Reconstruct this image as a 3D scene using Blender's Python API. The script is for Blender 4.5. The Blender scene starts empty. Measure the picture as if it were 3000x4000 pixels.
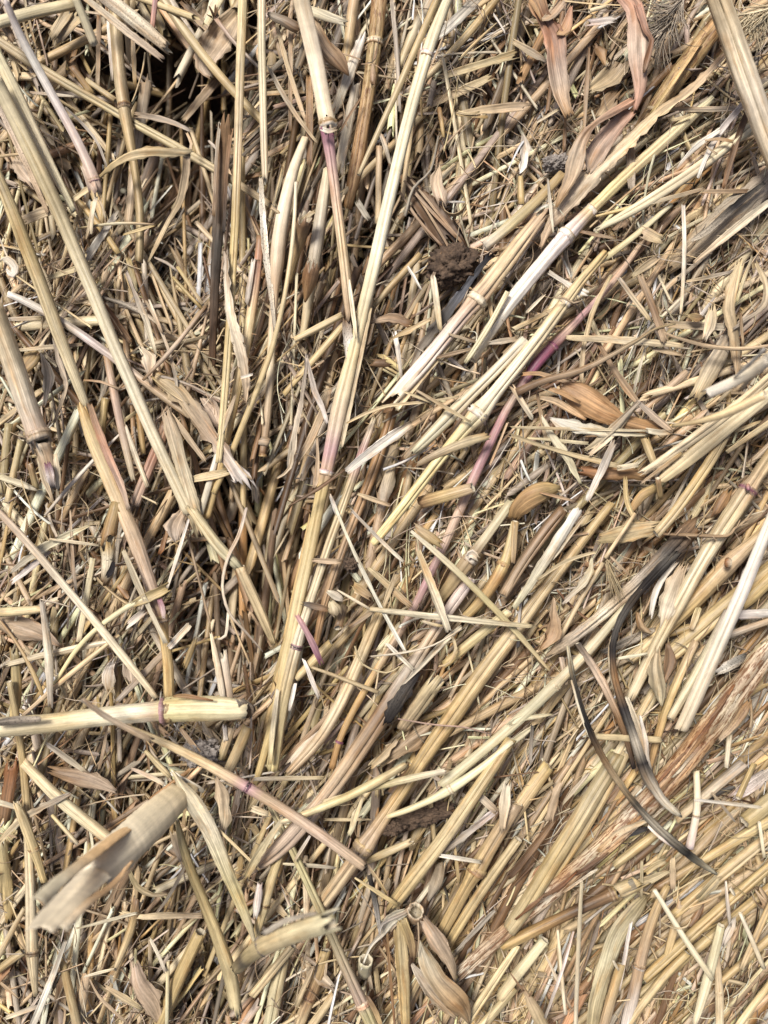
import bpy, bmesh, math, random
import numpy as np
from mathutils import Vector, noise as mnoise
sc = bpy.context.scene
# ---------------------------------------------------------------- camera, light, exposure
D = 0.35                                   # camera height over the bed, metres (one photo pixel = 0.1 mm there)
cam_d = bpy.data.cameras.new('camera'); cam = bpy.data.objects.new('camera', cam_d)
sc.collection.objects.link(cam); sc.camera = cam
cam.location = (0, 0, D); cam.rotation_euler = (0, 0, 0)
cam_d.sensor_fit = 'VERTICAL'; cam_d.sensor_height = 24.0
cam_d.lens = 24.0 * D / 0.40
cam_d.clip_start = 0.005; cam_d.clip_end = 20
cam_d.dof.use_dof = True; cam_d.dof.focus_distance = D - 0.012; cam_d.dof.aperture_fstop = 3.9
SUN_EL, SUN_AZ = math.radians(62), math.radians(-38)     # azimuth from +Y towards +X
w = bpy.data.worlds.new('World'); sc.world = w; w.use_nodes = True
nt = w.node_tree; bg = nt.nodes['Background']
sky = nt.nodes.new('ShaderNodeTexSky'); sky.sky_type = 'NISHITA'; sky.sun_disc = False
sky.sun_elevation = SUN_EL; sky.sun_rotation = SUN_AZ; sky.air_density = 0.6; sky.dust_density = 4.0; sky.ozone_density = 0.3
nt.links.new(sky.outputs[0], bg.inputs[0]); bg.inputs[1].default_value = 0.078
sd = bpy.data.lights.new('sun', 'SUN'); sd.energy = 3.3; sd.angle = math.radians(16); sd.color = (1, .95, .88)
so = bpy.data.objects.new('sun', sd); sc.collection.objects.link(so)
dirv = Vector((math.sin(SUN_AZ)*math.cos(SUN_EL), math.cos(SUN_AZ)*math.cos(SUN_EL), math.sin(SUN_EL)))
so.rotation_euler = dirv.to_track_quat('Z', 'Y').to_euler(); so.location = dirv
sc.view_settings.view_transform = 'Standard'; sc.view_settings.look = 'None'
sc.view_settings.exposure = 0.55; sc.view_settings.gamma = 1.0; sc.view_settings.use_curve_mapping = False
rng = np.random.default_rng(7); random.seed(7)
COL = dict(pale=(.70,.62,.44), cream=(.76,.70,.55), white=(.80,.77,.70), straw=(.60,.50,.31), gold=(.52,.40,.20),
  yellow=(.66,.58,.32), amber=(.38,.24,.11), orange=(.48,.31,.16), tan=(.50,.39,.26), brown=(.25,.16,.09),
  dkbrown=(.11,.065,.038), grey=(.46,.41,.34), dkgrey=(.085,.078,.07), black=(.022,.02,.022), blue=(.13,.14,.165), ochre=(.74,.52,.30),
  pink=(.56,.42,.33), purple=(.24,.09,.15), lilac=(.68,.60,.58), mauve=(.46,.29,.31), green=(.62,.58,.40),
  red=(.52,.30,.21), rust=(.25,.11,.045), dull=(.42,.35,.20), pinktan=(.56,.45,.35))
COL = {k: (v[0]*1.01, v[1]*.972, v[2]*.93) for k, v in COL.items()}
# ---------------------------------------------------------------- materials
def straw_material(name, rough, translucent, spotcol, s_uv=(3.2, 1.3), s_thr=(.76, .56), wear=1.0):
    m = bpy.data.materials.new(name); m.use_nodes = True; nt = m.node_tree; N = nt.nodes; Lk = nt.links
    b = N['Principled BSDF']; out = N['Material Output']
    def math_(op, a, b_=None, c=None):
        n = N.new('ShaderNodeMath'); n.operation = op
        for i, v in enumerate((a, b_, c)):
            if v is None: continue
            if isinstance(v, (int, float)): n.inputs[i].default_value = v
            else: Lk.new(v, n.inputs[i])
        return n.outputs[0]
    def rng_(v, a, b_, c, d):
        n = N.new('ShaderNodeMapRange'); Lk.new(v, n.inputs[0])
        for i, x in enumerate((a, b_, c, d)): n.inputs[i+1].default_value = x
        return n.outputs[0]
    uv = N.new('ShaderNodeUVMap'); uv.uv_map = 'fibre'
    ca = N.new('ShaderNodeAttribute'); ca.attribute_name = 'Col'
    sp = N.new('ShaderNodeAttribute'); sp.attribute_name = 'spots'
    def nz(su, sv, detail, rough_=.5, off=0):
        mp = N.new('ShaderNodeMapping'); Lk.new(uv.outputs[0], mp.inputs[0])
        mp.inputs['Scale'].default_value = (su, sv, 1); mp.inputs['Location'].default_value = (off, off*1.7, off)
        n = N.new('ShaderNodeTexNoise'); Lk.new(mp.outputs[0], n.inputs[0])
        n.inputs['Scale'].default_value = 1; n.inputs['Detail'].default_value = detail; n.inputs['Roughness'].default_value = rough_
        return n.outputs[0]
    fine = nz(2.6, .045, 3); mid = nz(.9, .03, 2, off=9); blot = nz(.25, .05, 3, .6, off=21); grain = nz(3.0, .8, 3, .6, off=31)
    k = math_('MULTIPLY', rng_(fine, .3, .7, 1-.42*wear, 1+.22*wear), rng_(mid, .32, .66, 1-.30*wear, 1+.12*wear))
    k = math_('MULTIPLY', k, rng_(blot, .3, .7, .84, 1.10))
    k = math_('MULTIPLY', k, rng_(grain, .25, .6, .88, 1.03))
    vm = N.new('ShaderNodeVectorMath'); vm.operation = 'SCALE'; Lk.new(ca.outputs['Color'], vm.inputs[0]); Lk.new(k, vm.inputs['Scale'])
    # weathering: some patches turn ochre
    mx = N.new('ShaderNodeMix'); mx.data_type = 'RGBA'; mx.blend_type = 'MULTIPLY'
    w1 = nz(.35, .06, 4, .6, off=55); Lk.new(rng_(w1, .52, .72, 0, .75*wear), mx.inputs[0])
    Lk.new(vm.outputs[0], mx.inputs[6]); mx.inputs[7].default_value = (.86, .62, .38, 1)
    mg = N.new('ShaderNodeMix'); mg.data_type = 'RGBA'; mg.blend_type = 'MULTIPLY'
    w2 = nz(.6, .12, 5, .65, off=91); Lk.new(rng_(w2, .50, .68, 0, .8*wear), mg.inputs[0]); Lk.new(mx.outputs[2], mg.inputs[6]); mg.inputs[7].default_value = (.60, .58, .57, 1); mx = mg
    # mould specks
    s1 = nz(s_uv[0], s_uv[1], 4, .7, off=77); thr = rng_(sp.outputs['Fac'], 0, 1, *s_thr)
    d = math_('MULTIPLY', math_('SUBTRACT', s1, thr), 22.0)
    d = math_('MINIMUM', math_('MAXIMUM', d, 0), .9)
    mx2 = N.new('ShaderNodeMix'); mx2.data_type = 'RGBA'; Lk.new(d, mx2.inputs[0]); Lk.new(mx.outputs[2], mx2.inputs[6]); mx2.inputs[7].default_value = (*spotcol, 1)
    Lk.new(mx2.outputs[2], b.inputs['Base Color'])
    b.inputs['Roughness'].default_value = rough; b.inputs['Specular IOR Level'].default_value = .42
    bp = N.new('ShaderNodeBump'); bp.inputs['Strength'].default_value = .55; bp.inputs['Distance'].default_value = .00022
    Lk.new(math_('ADD', fine, math_('MULTIPLY', grain, .35)), bp.inputs['Height']); Lk.new(bp.outputs[0], b.inputs['Normal'])
    if translucent:
        t = N.new('ShaderNodeBsdfTranslucent'); Lk.new(mx2.outputs[2], t.inputs[0])
        ms = N.new('ShaderNodeMixShader'); ms.inputs[0].default_value = translucent
        Lk.new(b.outputs[0], ms.inputs[1]); Lk.new(t.outputs[0], ms.inputs[2]); Lk.new(ms.outputs[0], out.inputs[0])
    return m
M_STALK = straw_material('straw', .48, 0, (.10, .05, .025), wear=.8)
M_CLEAN = straw_material('clean_straw', .45, 0, (.16, .08, .04), wear=.42)
M_LEAF = straw_material('dry_leaf', .55, .12, (.12, .05, .03))
M_SOFT = straw_material('blurred_straw', .6, 0, (.3, .2, .1), wear=.12)
M_RUST = straw_material('rusted_straw', .55, 0, (.14, .06, .022), (1.5, .2), (.72, .50))
M_BLACK = straw_material('mouldy_straw', .75, 0, (.015, .013, .015))
M_BLACK.node_tree.nodes['Principled BSDF'].inputs['Specular IOR Level'].default_value = .15
def soil_material(name, c1, c2, scale):
    m = bpy.data.materials.new(name); m.use_nodes = True; nt = m.node_tree; N = nt.nodes; Lk = nt.links; b = N['Principled BSDF']
    tc = N.new('ShaderNodeTexCoord'); n = N.new('ShaderNodeTexNoise'); Lk.new(tc.outputs['Object'], n.inputs[0])
    n.inputs['Scale'].default_value = scale; n.inputs['Detail'].default_value = 6; n.inputs['Roughness'].default_value = .7
    r = N.new('ShaderNodeValToRGB'); Lk.new(n.outputs[0], r.inputs[0]); r.color_ramp.elements[0].position = .35; r.color_ramp.elements[1].position = .68
    r.color_ramp.elements[0].color = (*c1, 1); r.color_ramp.elements[1].color = (*c2, 1); Lk.new(r.outputs[0], b.inputs['Base Color'])
    bp = N.new('ShaderNodeBump'); bp.inputs['Strength'].default_value = .9; bp.inputs['Distance'].default_value = .001
    Lk.new(n.outputs[0], bp.inputs['Height']); Lk.new(bp.outputs[0], b.inputs['Normal']); b.inputs['Roughness'].default_value = .95
    return m
M_SOIL = soil_material('soil', (.03, .018, .012), (.15, .10, .065), 420)
M_GREYSOIL = soil_material('grey_soil', (.12, .10, .09), (.40, .36, .32), 500)
# ---------------------------------------------------------------- coordinates: photo position + height (mm) -> metres
def w3(px, py, z):
    s = 1e-4 * (D - z) / D
    return np.stack([(px - 1500) * s, (2000 - py) * s, z + 0*px], -1)
def parse(tile, s):
    """tile cr: column c, row r of a 1000-px grid over the photograph, positions in 1/1659 of a tile; 99 = the whole picture"""
    P = []; nodes = []
    for i, t in enumerate(s.split()):
        if t.endswith('*'): nodes.append(i); t = t[:-1]
        P.append([float(v) for v in t.split(',')])
    P = np.array(P)
    if tile == 99: P *= 3000/1659
    else: P /= 1.659; P[:, 0] += 1000 * (tile // 10); P[:, 1] += 1000 * (tile % 10)
    return P, nodes
def resample(P, zc, step):
    """Catmull-Rom through the control points; returns x, y, width, z and the parameter of each control point"""
    Q = np.column_stack([P, zc]); n = len(Q)
    if n == 2: Q = np.array([Q[0], (Q[0]+Q[1])/2, Q[1]]); n = 3; dup = True
    else: dup = False
    E = np.vstack([2*Q[0]-Q[1], Q, 2*Q[-1]-Q[-2]]); out = []; par = [0]
    for i in range(1, n):
        a, b, c, d = E[i-1], E[i], E[i+1], E[i+2]
        L = np.hypot(*(c-b)[:2]) + abs(c-b)[3]*8; m = max(2, int(L/step))
        t = np.linspace(0, 1, m, endpoint=False)[:, None]
        out.append(.5*((2*b)+(-a+c)*t+(2*a-5*b+4*c-d)*t*t+(-a+3*b-3*c+d)*t**3)); par.append(par[-1]+m)
    out.append(Q[-1][None]); R = np.vstack(out); R[:, 2] = np.maximum(R[:, 2], 1.5)
    if dup: par = [par[0], par[2]]
    return R, par
def gradient(spec, t):
    its = spec.split('>'); pos = []; cs = []
    for i, s in enumerate(its):
        if '@' in s: s, p = s.split('@'); p = float(p)
        else: p = i/max(1, len(its)-1)
        pos.append(p); cs.append(COL[s])
    cs = np.array(cs); return np.stack([np.interp(t, pos, cs[:, j]) for j in range(3)], -1)
def frames(C):
    T = np.gradient(C, axis=0); T /= np.linalg.norm(T, axis=1)[:, None] + 1e-12
    up = np.tile(np.array([0, 0, 1.]), (len(C), 1)); up[np.abs(T[:, 2]) > .92] = (0, 1, 0)
    Sd = np.cross(up, T); Sd /= np.linalg.norm(Sd, axis=1)[:, None]
    return T, Sd, np.cross(T, Sd)
def mesh_from(name, V, F, col, uv, spots, mat, smooth=True):
    me = bpy.data.meshes.new(name); V = np.asarray(V, dtype=np.float32); F = np.asarray(F, dtype=np.int32)
    nv, nf = len(V), len(F)
    me.vertices.add(nv); me.vertices.foreach_set('co', V.ravel())
    me.loops.add(nf*4); me.loops.foreach_set('vertex_index', F.ravel())
    me.polygons.add(nf); me.polygons.foreach_set('loop_start', np.arange(0, nf*4, 4, dtype=np.int32))
    me.polygons.foreach_set('use_smooth', np.ones(nf, dtype=bool) if smooth else np.zeros(nf, dtype=bool))
    me.update(calc_edges=True)
    a = me.color_attributes.new('Col', 'FLOAT_COLOR', 'POINT')
    a.data.foreach_set('color', np.column_stack([col, np.ones(nv)]).astype(np.float32).ravel())
    s = me.attributes.new('spots', 'FLOAT', 'POINT'); s.data.foreach_set('value', np.broadcast_to(spots, nv).astype(np.float32).copy())
    u = me.uv_layers.new(name='fibre'); u.data.foreach_set('uv', np.asarray(uv, dtype=np.float32)[F.ravel()].ravel())
    me.materials.append(mat); return me
def grid_faces(n, k, closed=True):
    i = np.arange(n-1)[:, None]; j = np.arange(k if closed else k-1)[None]
    a = i*k + j; b = i*k + (j+1) % k
    return np.stack([a, b, b+k, a+k], -1).reshape(-1, 4)
THINGS = []
def place(name, me, parent=None, label=None, cat=None, group=None, kind=None):
    o = bpy.data.objects.new(name, me); sc.collection.objects.link(o)
    n = len(me.vertices); co = np.empty(n*3, dtype=np.float32); me.vertices.foreach_get('co', co); co = co.reshape(-1, 3)
    c = co.mean(0); c[2] = co[:, 2].min(); me.vertices.foreach_set('co', (co-c).ravel()); me.update()
    if parent is not None: o.parent = parent; o.location = Vector(c.tolist()) - parent.location
    else:
        o.location = c.tolist()
    if label: o['label'] = label
    if cat: o['category'] = cat; THINGS.append(label)
    if group: o['group'] = group
    if kind: o['kind'] = kind
    return o
def zarr(z, n):
    z = np.atleast_1d(np.array(z, float)); return np.interp(np.linspace(0, 1, n), np.linspace(0, 1, len(z)), z)
GROUPS = {'straw_stalk': 'straw stalks lying across the heap', 'straw_strip': 'split flat strips of straw',
          'dry_leaf': 'dry leaves among the straw', 'husk': 'papery husks among the straw',
          'plant_fibre': 'thin loose fibres on the straw', 'soil_clod': 'clods of soil in the straw'}
CATS = {'straw_stalk': 'straw stalk', 'straw_strip': 'straw strip', 'dry_leaf': 'dry leaf', 'husk': 'husk', 'plant_fibre': 'fibre', 'soil_clod': 'soil clod'}
def stalk_mesh(P, zc, col, e=('open', 'open'), sp=0., ck=0, flat=1., mat=None, wob=.02, K=None):
    r_ = np.random.default_rng(int(abs(P[0, 0]*7+P[-1, 1]*13+P[0, 1])) % 99991)
    wm = P[:, 2].max(); step = 22 if wm > 25 else 30
    R, par = resample(P, zc, step); n = len(R); K = K or (22 if wm > 45 else 16 if wm > 22 else 10)
    z = R[:, 3]*1e-3; C = w3(R[:, 0], R[:, 1], z); rad = R[:, 2]/2*1e-4*(D-z)/D
    T, Sd, Nn = frames(C)
    s = np.r_[0, np.cumsum(np.linalg.norm(np.diff(C, axis=0), axis=1))]
    # small natural bends
    amp = rad*.07
    ph = r_.uniform(0, 6, 4); C = C + Sd*(amp*(np.sin(s*60+ph[0])+.4*np.sin(s*170+ph[1])))[:, None]*np.sin(np.linspace(0, np.pi, n))[:, None]
    th = np.linspace(0, 2*np.pi, K, endpoint=False) + r_.uniform(0, .3)
    if ck:                                  # a split running along the upper side
        a0 = np.pi/2 + (r_.uniform(-.5, .5) if ck == 1 else ck-2)
        d = (th-a0+np.pi) % (2*np.pi)-np.pi; j = np.argsort(np.abs(d))[:3]; j = j[np.argsort(d[j])]
        gw = .11; th[j[0]] = a0-gw; th[j[1]] = a0; th[j[2]] = a0+gw
    rib = 1 + r_.normal(0, .042, K)
    rr = rad[:, None]*rib[None]*(1+r_.normal(0, wob*.5, (n, K)))
    if ck:
        tt = np.linspace(0, 1, n); g = np.clip(np.minimum((tt-r_.uniform(-.1, .15))*12, (r_.uniform(.85, 1.15)-tt)*12), 0, 1)
        rr[:, j[1]] *= 1-.55*g
        wd = gw*(.35+.9*np.abs(np.sin(s*60+ph[2])))
    TH = np.tile(th, (n, 1))
    if ck: TH[:, j[0]] = a0-wd; TH[:, j[2]] = a0+wd
    V = C[:, None]+Sd[:, None]*(rr*np.cos(TH))[..., None]+Nn[:, None]*(rr*np.sin(TH)*flat)[..., None]
    u = th*rad.mean()*1e3; uo, vo = r_.uniform(0, 400, 2)
    base = gradient(col, s/s[-1])
    cv = base[:, None]*(1+r_.normal(0, .10, K))[None, :, None]*np.ones((n, K, 1))
    if ck: cv[:, j[1]] *= (1-.45*g)[:, None]
    hue = r_.normal(0, .012, 3)+r_.normal(-.04, .10); cv = cv*(1+hue)*(1+r_.normal(0, .04, (n, 1, 1)))
    UV = np.stack([np.broadcast_to(u+uo, (n, K)), np.broadcast_to((s*1e3)[:, None]+vo, (n, K))], -1)
    Vs = [V]; Cs = [cv]; Us = [UV]
    def endcap(idx, sgn, mode):
        w_ = rad[idx]; ring = Vs_ = V[idx].copy(); t = T[idx]*sgn
        if mode == 'point': return [C[idx]+0*ring]
        if mode == 'jag':
            jg = r_.uniform(-.9, 1.2, K); jg = np.where(r_.random(K) < .5, jg, np.roll(jg, 1))*w_*1.3
            if ck: jg[j[1]] = -w_*1.5
        else: jg = (np.sin(th+r_.uniform(0, 6))*.22+r_.normal(0, .07, K))*w_
        V[idx] = ring + t*jg[:, None]
        nb = idx+1 if sgn < 0 else idx-1
        inner = C[idx]+(V[idx]-C[idx]-t*jg[:, None])*.80+t*jg[:, None]*.97
        deep = C[idx]-t*w_*2.2+(ring-C[idx])*.72
        bott = C[idx]-t*w_*2.3+(ring-C[idx])*.05
        return [inner, deep, bott]
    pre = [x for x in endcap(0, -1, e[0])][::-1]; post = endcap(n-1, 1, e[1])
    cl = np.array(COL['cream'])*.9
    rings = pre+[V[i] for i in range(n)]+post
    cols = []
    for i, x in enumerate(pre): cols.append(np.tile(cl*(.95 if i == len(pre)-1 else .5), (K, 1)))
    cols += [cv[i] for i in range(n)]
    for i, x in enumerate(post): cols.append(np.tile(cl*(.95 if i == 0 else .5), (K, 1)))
    uvs = [UV[0]]*len(pre)+[UV[i] for i in range(n)]+[UV[-1]]*len(post)
    m = len(rings)
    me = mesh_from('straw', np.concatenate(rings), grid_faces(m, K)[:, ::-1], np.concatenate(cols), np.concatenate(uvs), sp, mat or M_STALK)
    return me, R, par, C, T, rad
def straighten(P):
    '''stalks are stiff: pull the control points towards one smooth low order curve when they are already close to it'''
    n = len(P)
    if n < 3: return P
    d = P[-1, :2]-P[0, :2]; Ln = np.hypot(*d); d = d/(Ln+1e-9); nn = np.array([-d[1], d[0]])
    a = (P[:, :2]-P[0, :2])@d; b = (P[:, :2]-P[0, :2])@nn
    if np.any(np.diff(a) <= 0): return P
    deg = 1 if n == 3 else 2 if n <= 6 else 3 if n <= 12 else 5
    f = np.polyval(np.polyfit(a/Ln, b, deg), a/Ln); dev = np.abs(f-b).max()/P[:, 2].max()
    k = 1.0 if dev < .35 else .75 if dev < .8 else .4 if dev < 1.3 else 0
    b2 = b*(1-k)+f*k; Q = P.copy(); Q[:, :2] = P[0, :2]+a[:, None]*d+b2[:, None]*nn; return Q
def S(tile, pts, z, col, label=None, n=None, e=('open', 'open'), sp=0.12, ck=0, flat=.94, nc='gold>brown>gold', p=None, name=None, cat=None, mat=None, bulge=1.10, group=None):
    P, nodes = parse(tile, pts); zc = zarr(z, len(P)); P = straighten(P); P[:, 2] *= .88 if zc.mean() > 20 else .84
    if isinstance(e, str): e = (e, e)
    if mat is None and col.split('>')[0].split('@')[0] in ('pale', 'cream', 'white', 'lilac', 'green') and sp <= .2: mat = M_CLEAN
    me, R, par, C, T, rad = stalk_mesh(P, zc, col, e, sp, ck, flat, mat, wob=.16 if mat is M_BLACK else .03)
    nm = name or 'straw_stalk'
    if p is not None: o = place(nm, me, p, label)
    else: o = place(nm, me, None, label, cat or CATS.get(nm, 'straw stalk'), group or GROUPS.get(nm, GROUPS['straw_stalk']))
    for i in nodes:
        k = min(par[i], len(R)-1) if i < len(par) else len(R)-1
        x, y, wd, zz = R[k]; d = R[min(k+1, len(R)-1)]-R[max(k-1, 0)]; d = d[:2]/(np.hypot(*d[:2])+1e-9)
        q = wd*.22
        B = np.array([[x-d[0]*q, y-d[1]*q, wd*1.03], [x-d[0]*q*.35, y-d[1]*q*.35, wd*bulge], [x, y, wd*(bulge-.06)], [x+d[0]*q*.4, y+d[1]*q*.4, wd*bulge], [x+d[0]*q, y+d[1]*q, wd*1.02]])
        m2, *_ = stalk_mesh(B, np.full(5, zz), nc, ('point', 'point'), .7, 0, flat, mat, wob=.10)
        place('node', m2, o)
    return o
def strip_mesh(P, zc, col, curl, tw, jag, sp, mat, edge, up, thick=.00016, crump=0):
    r_ = np.random.default_rng(int(abs(P[0, 0]*11+P[-1, 1]*5+P[0, 1]*3)) % 99991)
    wm = P[:, 2].max(); R, par = resample(P, zc, 20 if wm > 25 else 28); n = len(R); K = 11 if wm > 50 else 8 if wm > 20 else 5
    z = R[:, 3]*1e-3; C = w3(R[:, 0], R[:, 1], z); hw = R[:, 2]/2*1e-4*(D-z)/D; T, Sd, Nn = frames(C)
    s = np.r_[0, np.cumsum(np.linalg.norm(np.diff(C, axis=0), axis=1))]; tt = s/s[-1]
    c = np.clip(curl, .05, 3.0)*(1+.25*np.sin(tt*5+r_.uniform(0, 6))); c = np.minimum(c, 3.0)
    x = np.linspace(-1, 1, K); phi = c[:, None]*x[None]
    Rr = hw/np.sin(np.minimum(c, np.pi/2)); X = Rr[:, None]*np.sin(phi); Z = Rr[:, None]*(np.cos(phi)-1)*(1 if up else -1)
    Z = Z + (hw*np.clip(c, 0, 1.4)*.45*(1 if up else -1))[:, None]
    Z = Z + np.where(np.arange(K) % 2 == 0, 1, -1)[None]*hw[:, None]*(.012 if mat is M_SOFT else .05)           # ribs
    Z = Z + r_.normal(0, .03 if wm < 160/1.659 or mat is not M_SOFT else .006, (n, K))*hw[:, None]
    if crump:
        cz = sum(np.sin(tt[:, None]*f1*s[-1]*60+x[None]*f2+r_.uniform(0, 6))*a_ for f1, f2, a_ in ((1, 2.5, .5), (2.3, 4, .35), (4.7, 7, .2)))
        Z = Z+cz*hw[:, None]*crump; X = X*(1+.25*crump*cz)
    er = 1+r_.normal(0, edge, (n, 2)); X[:, 0] *= er[:, 0]; X[:, -1] *= er[:, 1]
    ang = np.interp(tt, np.linspace(0, 1, len(tw)), tw) + .15*np.sin(tt*7+r_.uniform(0, 6))
    ca, sa = np.cos(ang)[:, None], np.sin(ang)[:, None]; X, Z = X*ca-Z*sa, X*sa+Z*ca
    nx = -sa; nz_ = ca
    V = C[:, None]+Sd[:, None]*X[..., None]+Nn[:, None]*Z[..., None]
    for idx, sg, jj in ((0, -1, jag[0]), (-1, 1, jag[1])):
        V[idx] = V[idx]+T[idx]*sg*(r_.uniform(-1, 1.0, K)*hw[idx]*jj)[:, None]
    th = np.full((n, K), thick); off = (Sd[:, None]*nx[..., None]+Nn[:, None]*nz_[..., None])*th[..., None]
    ringv = np.concatenate([V, (V-off)[:, ::-1]], axis=1); K2 = 2*K
    mid0 = np.repeat(ringv[:1].mean(1, keepdims=True), K2, 1)
    allv = np.concatenate([(ringv[:1]*.9+.1*ringv[:1, ::-1]), ringv, (ringv[-1:]*.9+.1*ringv[-1:, ::-1])])
    base = gradient(col, tt); st = 1+r_.normal(0, .09, K); cv = base[:, None]*st[None, :, None]*(1+r_.normal(0, .05, (n, 1, 1)))*(1+r_.normal(0, .012, 3)+r_.normal(0, .06))
    cv = np.concatenate([cv, cv[:, ::-1]], 1); cv = np.concatenate([cv[:1], cv, cv[-1:]])
    U = (x[None]*hw.mean()*1e3*max(1, curl)+r_.uniform(0, 400)); U = np.broadcast_to(np.concatenate([U, U[:, ::-1]], 1), (n, K2))
    Vv = np.broadcast_to((s*1e3)[:, None]+r_.uniform(0, 400), (n, K2)); UV = np.stack([U, Vv], -1); UV = np.concatenate([UV[:1], UV, UV[-1:]])
    return mesh_from('strip', allv.reshape(-1, 3), grid_faces(n+2, K2), cv.reshape(-1, 3), UV.reshape(-1, 2), sp, mat)
def L(tile, pts, z, col, label=None, curl=.6, tw=(0, 0), jag=(.7, .7), sp=.15, p=None, name='straw_strip', cat=None, mat=None, edge=.07, up=False, group=None):
    P, nodes = parse(tile, pts)
    if name == 'straw_strip' and P[:, 2].max() > 14:
        P = straighten(P); w_ = P[:, 2].max(); P[:, 2] = np.maximum(P[:, 2], w_*(.72 if P[-1, 2] < .55*w_ and P[0, 2] < .55*w_ else .5))*.86
        jag = 1.5 if jag == (.7, .7) else jag
    if name in ('dry_leaf', 'husk') and edge == .07: edge = .2; jag = 1.6 if jag == (.7, .7) else jag
    if not isinstance(tw, tuple): tw = (tw, tw)
    if not isinstance(jag, tuple): jag = (jag, jag)
    me = strip_mesh(P, zarr(z, len(P)), col, curl, tw, jag, sp, mat or (M_LEAF), edge, up, crump=.26 if name in ('dry_leaf', 'husk', 'husk_blade', 'leaf_fold') and cat != 'leaf sheath' else .06)
    if p is not None: return place(name, me, p, label)
    return place(name, me, None, label, cat or CATS.get(name, 'straw strip'), group or GROUPS.get(name, GROUPS['straw_strip']))
def H(tile, pts, z, col, label=None, p=None, name='plant_fibre'):
    P, nodes = parse(tile, pts); me, *_ = stalk_mesh(P, zarr(z, len(P)), col, ('point', 'point'), 0, 0, .6, M_LEAF, K=5)
    if p is not None: return place(name, me, p, label)
    return place(name, me, None, label, CATS[name], GROUPS[name])
def clod(tile, x, y, rx, ry, rz, z, label, mat=None, seed=1, ang=0):
    P, _ = parse(tile, f'{x},{y},{rx*2}'); k = 1e-4/1.659*(D-z*1e-3)/D
    c = w3(P[:1, 0], P[:1, 1], np.array([z*1e-3]))[0]
    bm = bmesh.new(); bmesh.ops.create_icosphere(bm, subdivisions=5, radius=1)
    for v in bm.verts:
        q = v.co*1.6+Vector((seed*3.1, seed, 0)); f = 1+.38*mnoise.fractal(q*1.5, 1, 2, 5)+.16*mnoise.noise(q*6)
        v.co *= f; X, Y = v.co.x*rx*k, v.co.y*ry*k
        v.co = Vector((X*math.cos(ang)-Y*math.sin(ang)+c[0], X*math.sin(ang)+Y*math.cos(ang)+c[1], v.co.z*rz*1e-3+c[2]))
    me = bpy.data.meshes.new('soil'); bm.to_mesh(me); bm.free(); me.materials.append(mat or M_SOIL)
    for pl in me.polygons: pl.use_smooth = True
    return place('soil_clod', me, None, label, 'soil clod', GROUPS['soil_clod'])
def bristles(tile, stem, z, tip, n, length, spread, col, label, stemcol='straw', arc=.2, wd=3.2, along=1.0, d0=None):
    P, _ = parse(tile, stem); o = S(tile, stem, z, stemcol, label, name='seed_head', cat='seed head', e='point', group='bristly seed heads')
    R, _p = resample(P, zarr(z, len(P)), 8); r_ = np.random.default_rng(5+len(label)); rings = []; cols = []; Fs = []; uvs = []; base = 0
    k = int(len(R)*(1-along)); tip = math.radians(tip)
    for i in range(n):
        a = R[r_.integers(k, len(R))]; ang = tip+r_.normal(0, spread); Ln = length*r_.uniform(.55, 1.15); bend = r_.normal(0, arc); m = 8
        t = np.linspace(0, 1, m); an = ang+bend*t; dx = np.cumsum(np.cos(an))*Ln/m; dy = -np.cumsum(np.sin(an))*Ln/m
        zz = (a[3]+r_.uniform(-1, 4)*t+r_.uniform(-1.5, 1.5))*1e-3; C = w3(a[0]+dx+r_.normal(0, 4), a[1]+dy+r_.normal(0, 4), zz)
        T, Sd, Nn = frames(C); rad = (wd*(1-.75*t)*.5e-4)[:, None]
        for q in range(3): pass
        ph = np.array([0, 2.09, 4.19]); V = C[:, None]+Sd[:, None]*(rad*np.cos(ph))[..., None]+Nn[:, None]*(rad*np.sin(ph))[..., None]
        rings.append(V.reshape(-1, 3)); Fs.append(grid_faces(m, 3)+base); base += m*3
        cols.append(np.tile(np.array(COL[col])*r_.uniform(.75, 1.2), (m*3, 1))); uvs.append(np.zeros((m*3, 2))+i)
    me = mesh_from('bristles', np.concatenate(rings), np.concatenate(Fs), np.concatenate(cols), np.concatenate(uvs), 0, M_LEAF)
    place('bristles', me, o, kind='stuff'); return o
# ---------------------------------------------------------------- the bed: relief with hollows
HOLLOWS = [(700,330,300,44),(450,250,200,36),(760,560,280,38),(150,790,140,22),(120,620,90,16),(1000,2130,230,46),(880,2360,160,30),(1290,1050,100,20),(1500,1000,90,18),(1130,2900,100,14),(800,2620,140,20),(1480,700,190,24),
 (2150,200,130,14),(150,1440,120,16),(430,1480,150,18),(60,2560,90,14),(1330,2470,120,14),(1780,2560,80,10),(830,3850,150,18),(620,3600,140,16),
 (2280,3620,110,16),(1560,3170,150,12),(690,1060,130,14),(1400,1290,130,14),(1240,700,120,14),(640,3180,160,10),(950,3550,120,12),(2250,2900,90,8),(1980,380,130,12),(1420,60,90,12),(2750,1900,100,10),(1060,1750,120,14),(1700,1150,110,12)]
def hollow(px, py):
    h = np.zeros_like(px, dtype=float)
    for x, y, r, d in HOLLOWS: h = np.maximum(h, 1.6*d*np.exp(-(((px-x)**2+(py-y)**2)/(r*r*1.3))**1.3))
    return h
BROAD = [(600,550,560,11),(230,1700,420,6),(930,2250,430,8),(1330,900,330,6),(650,3500,600,6),(1500,3300,300,5),(2350,300,350,5)]
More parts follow.
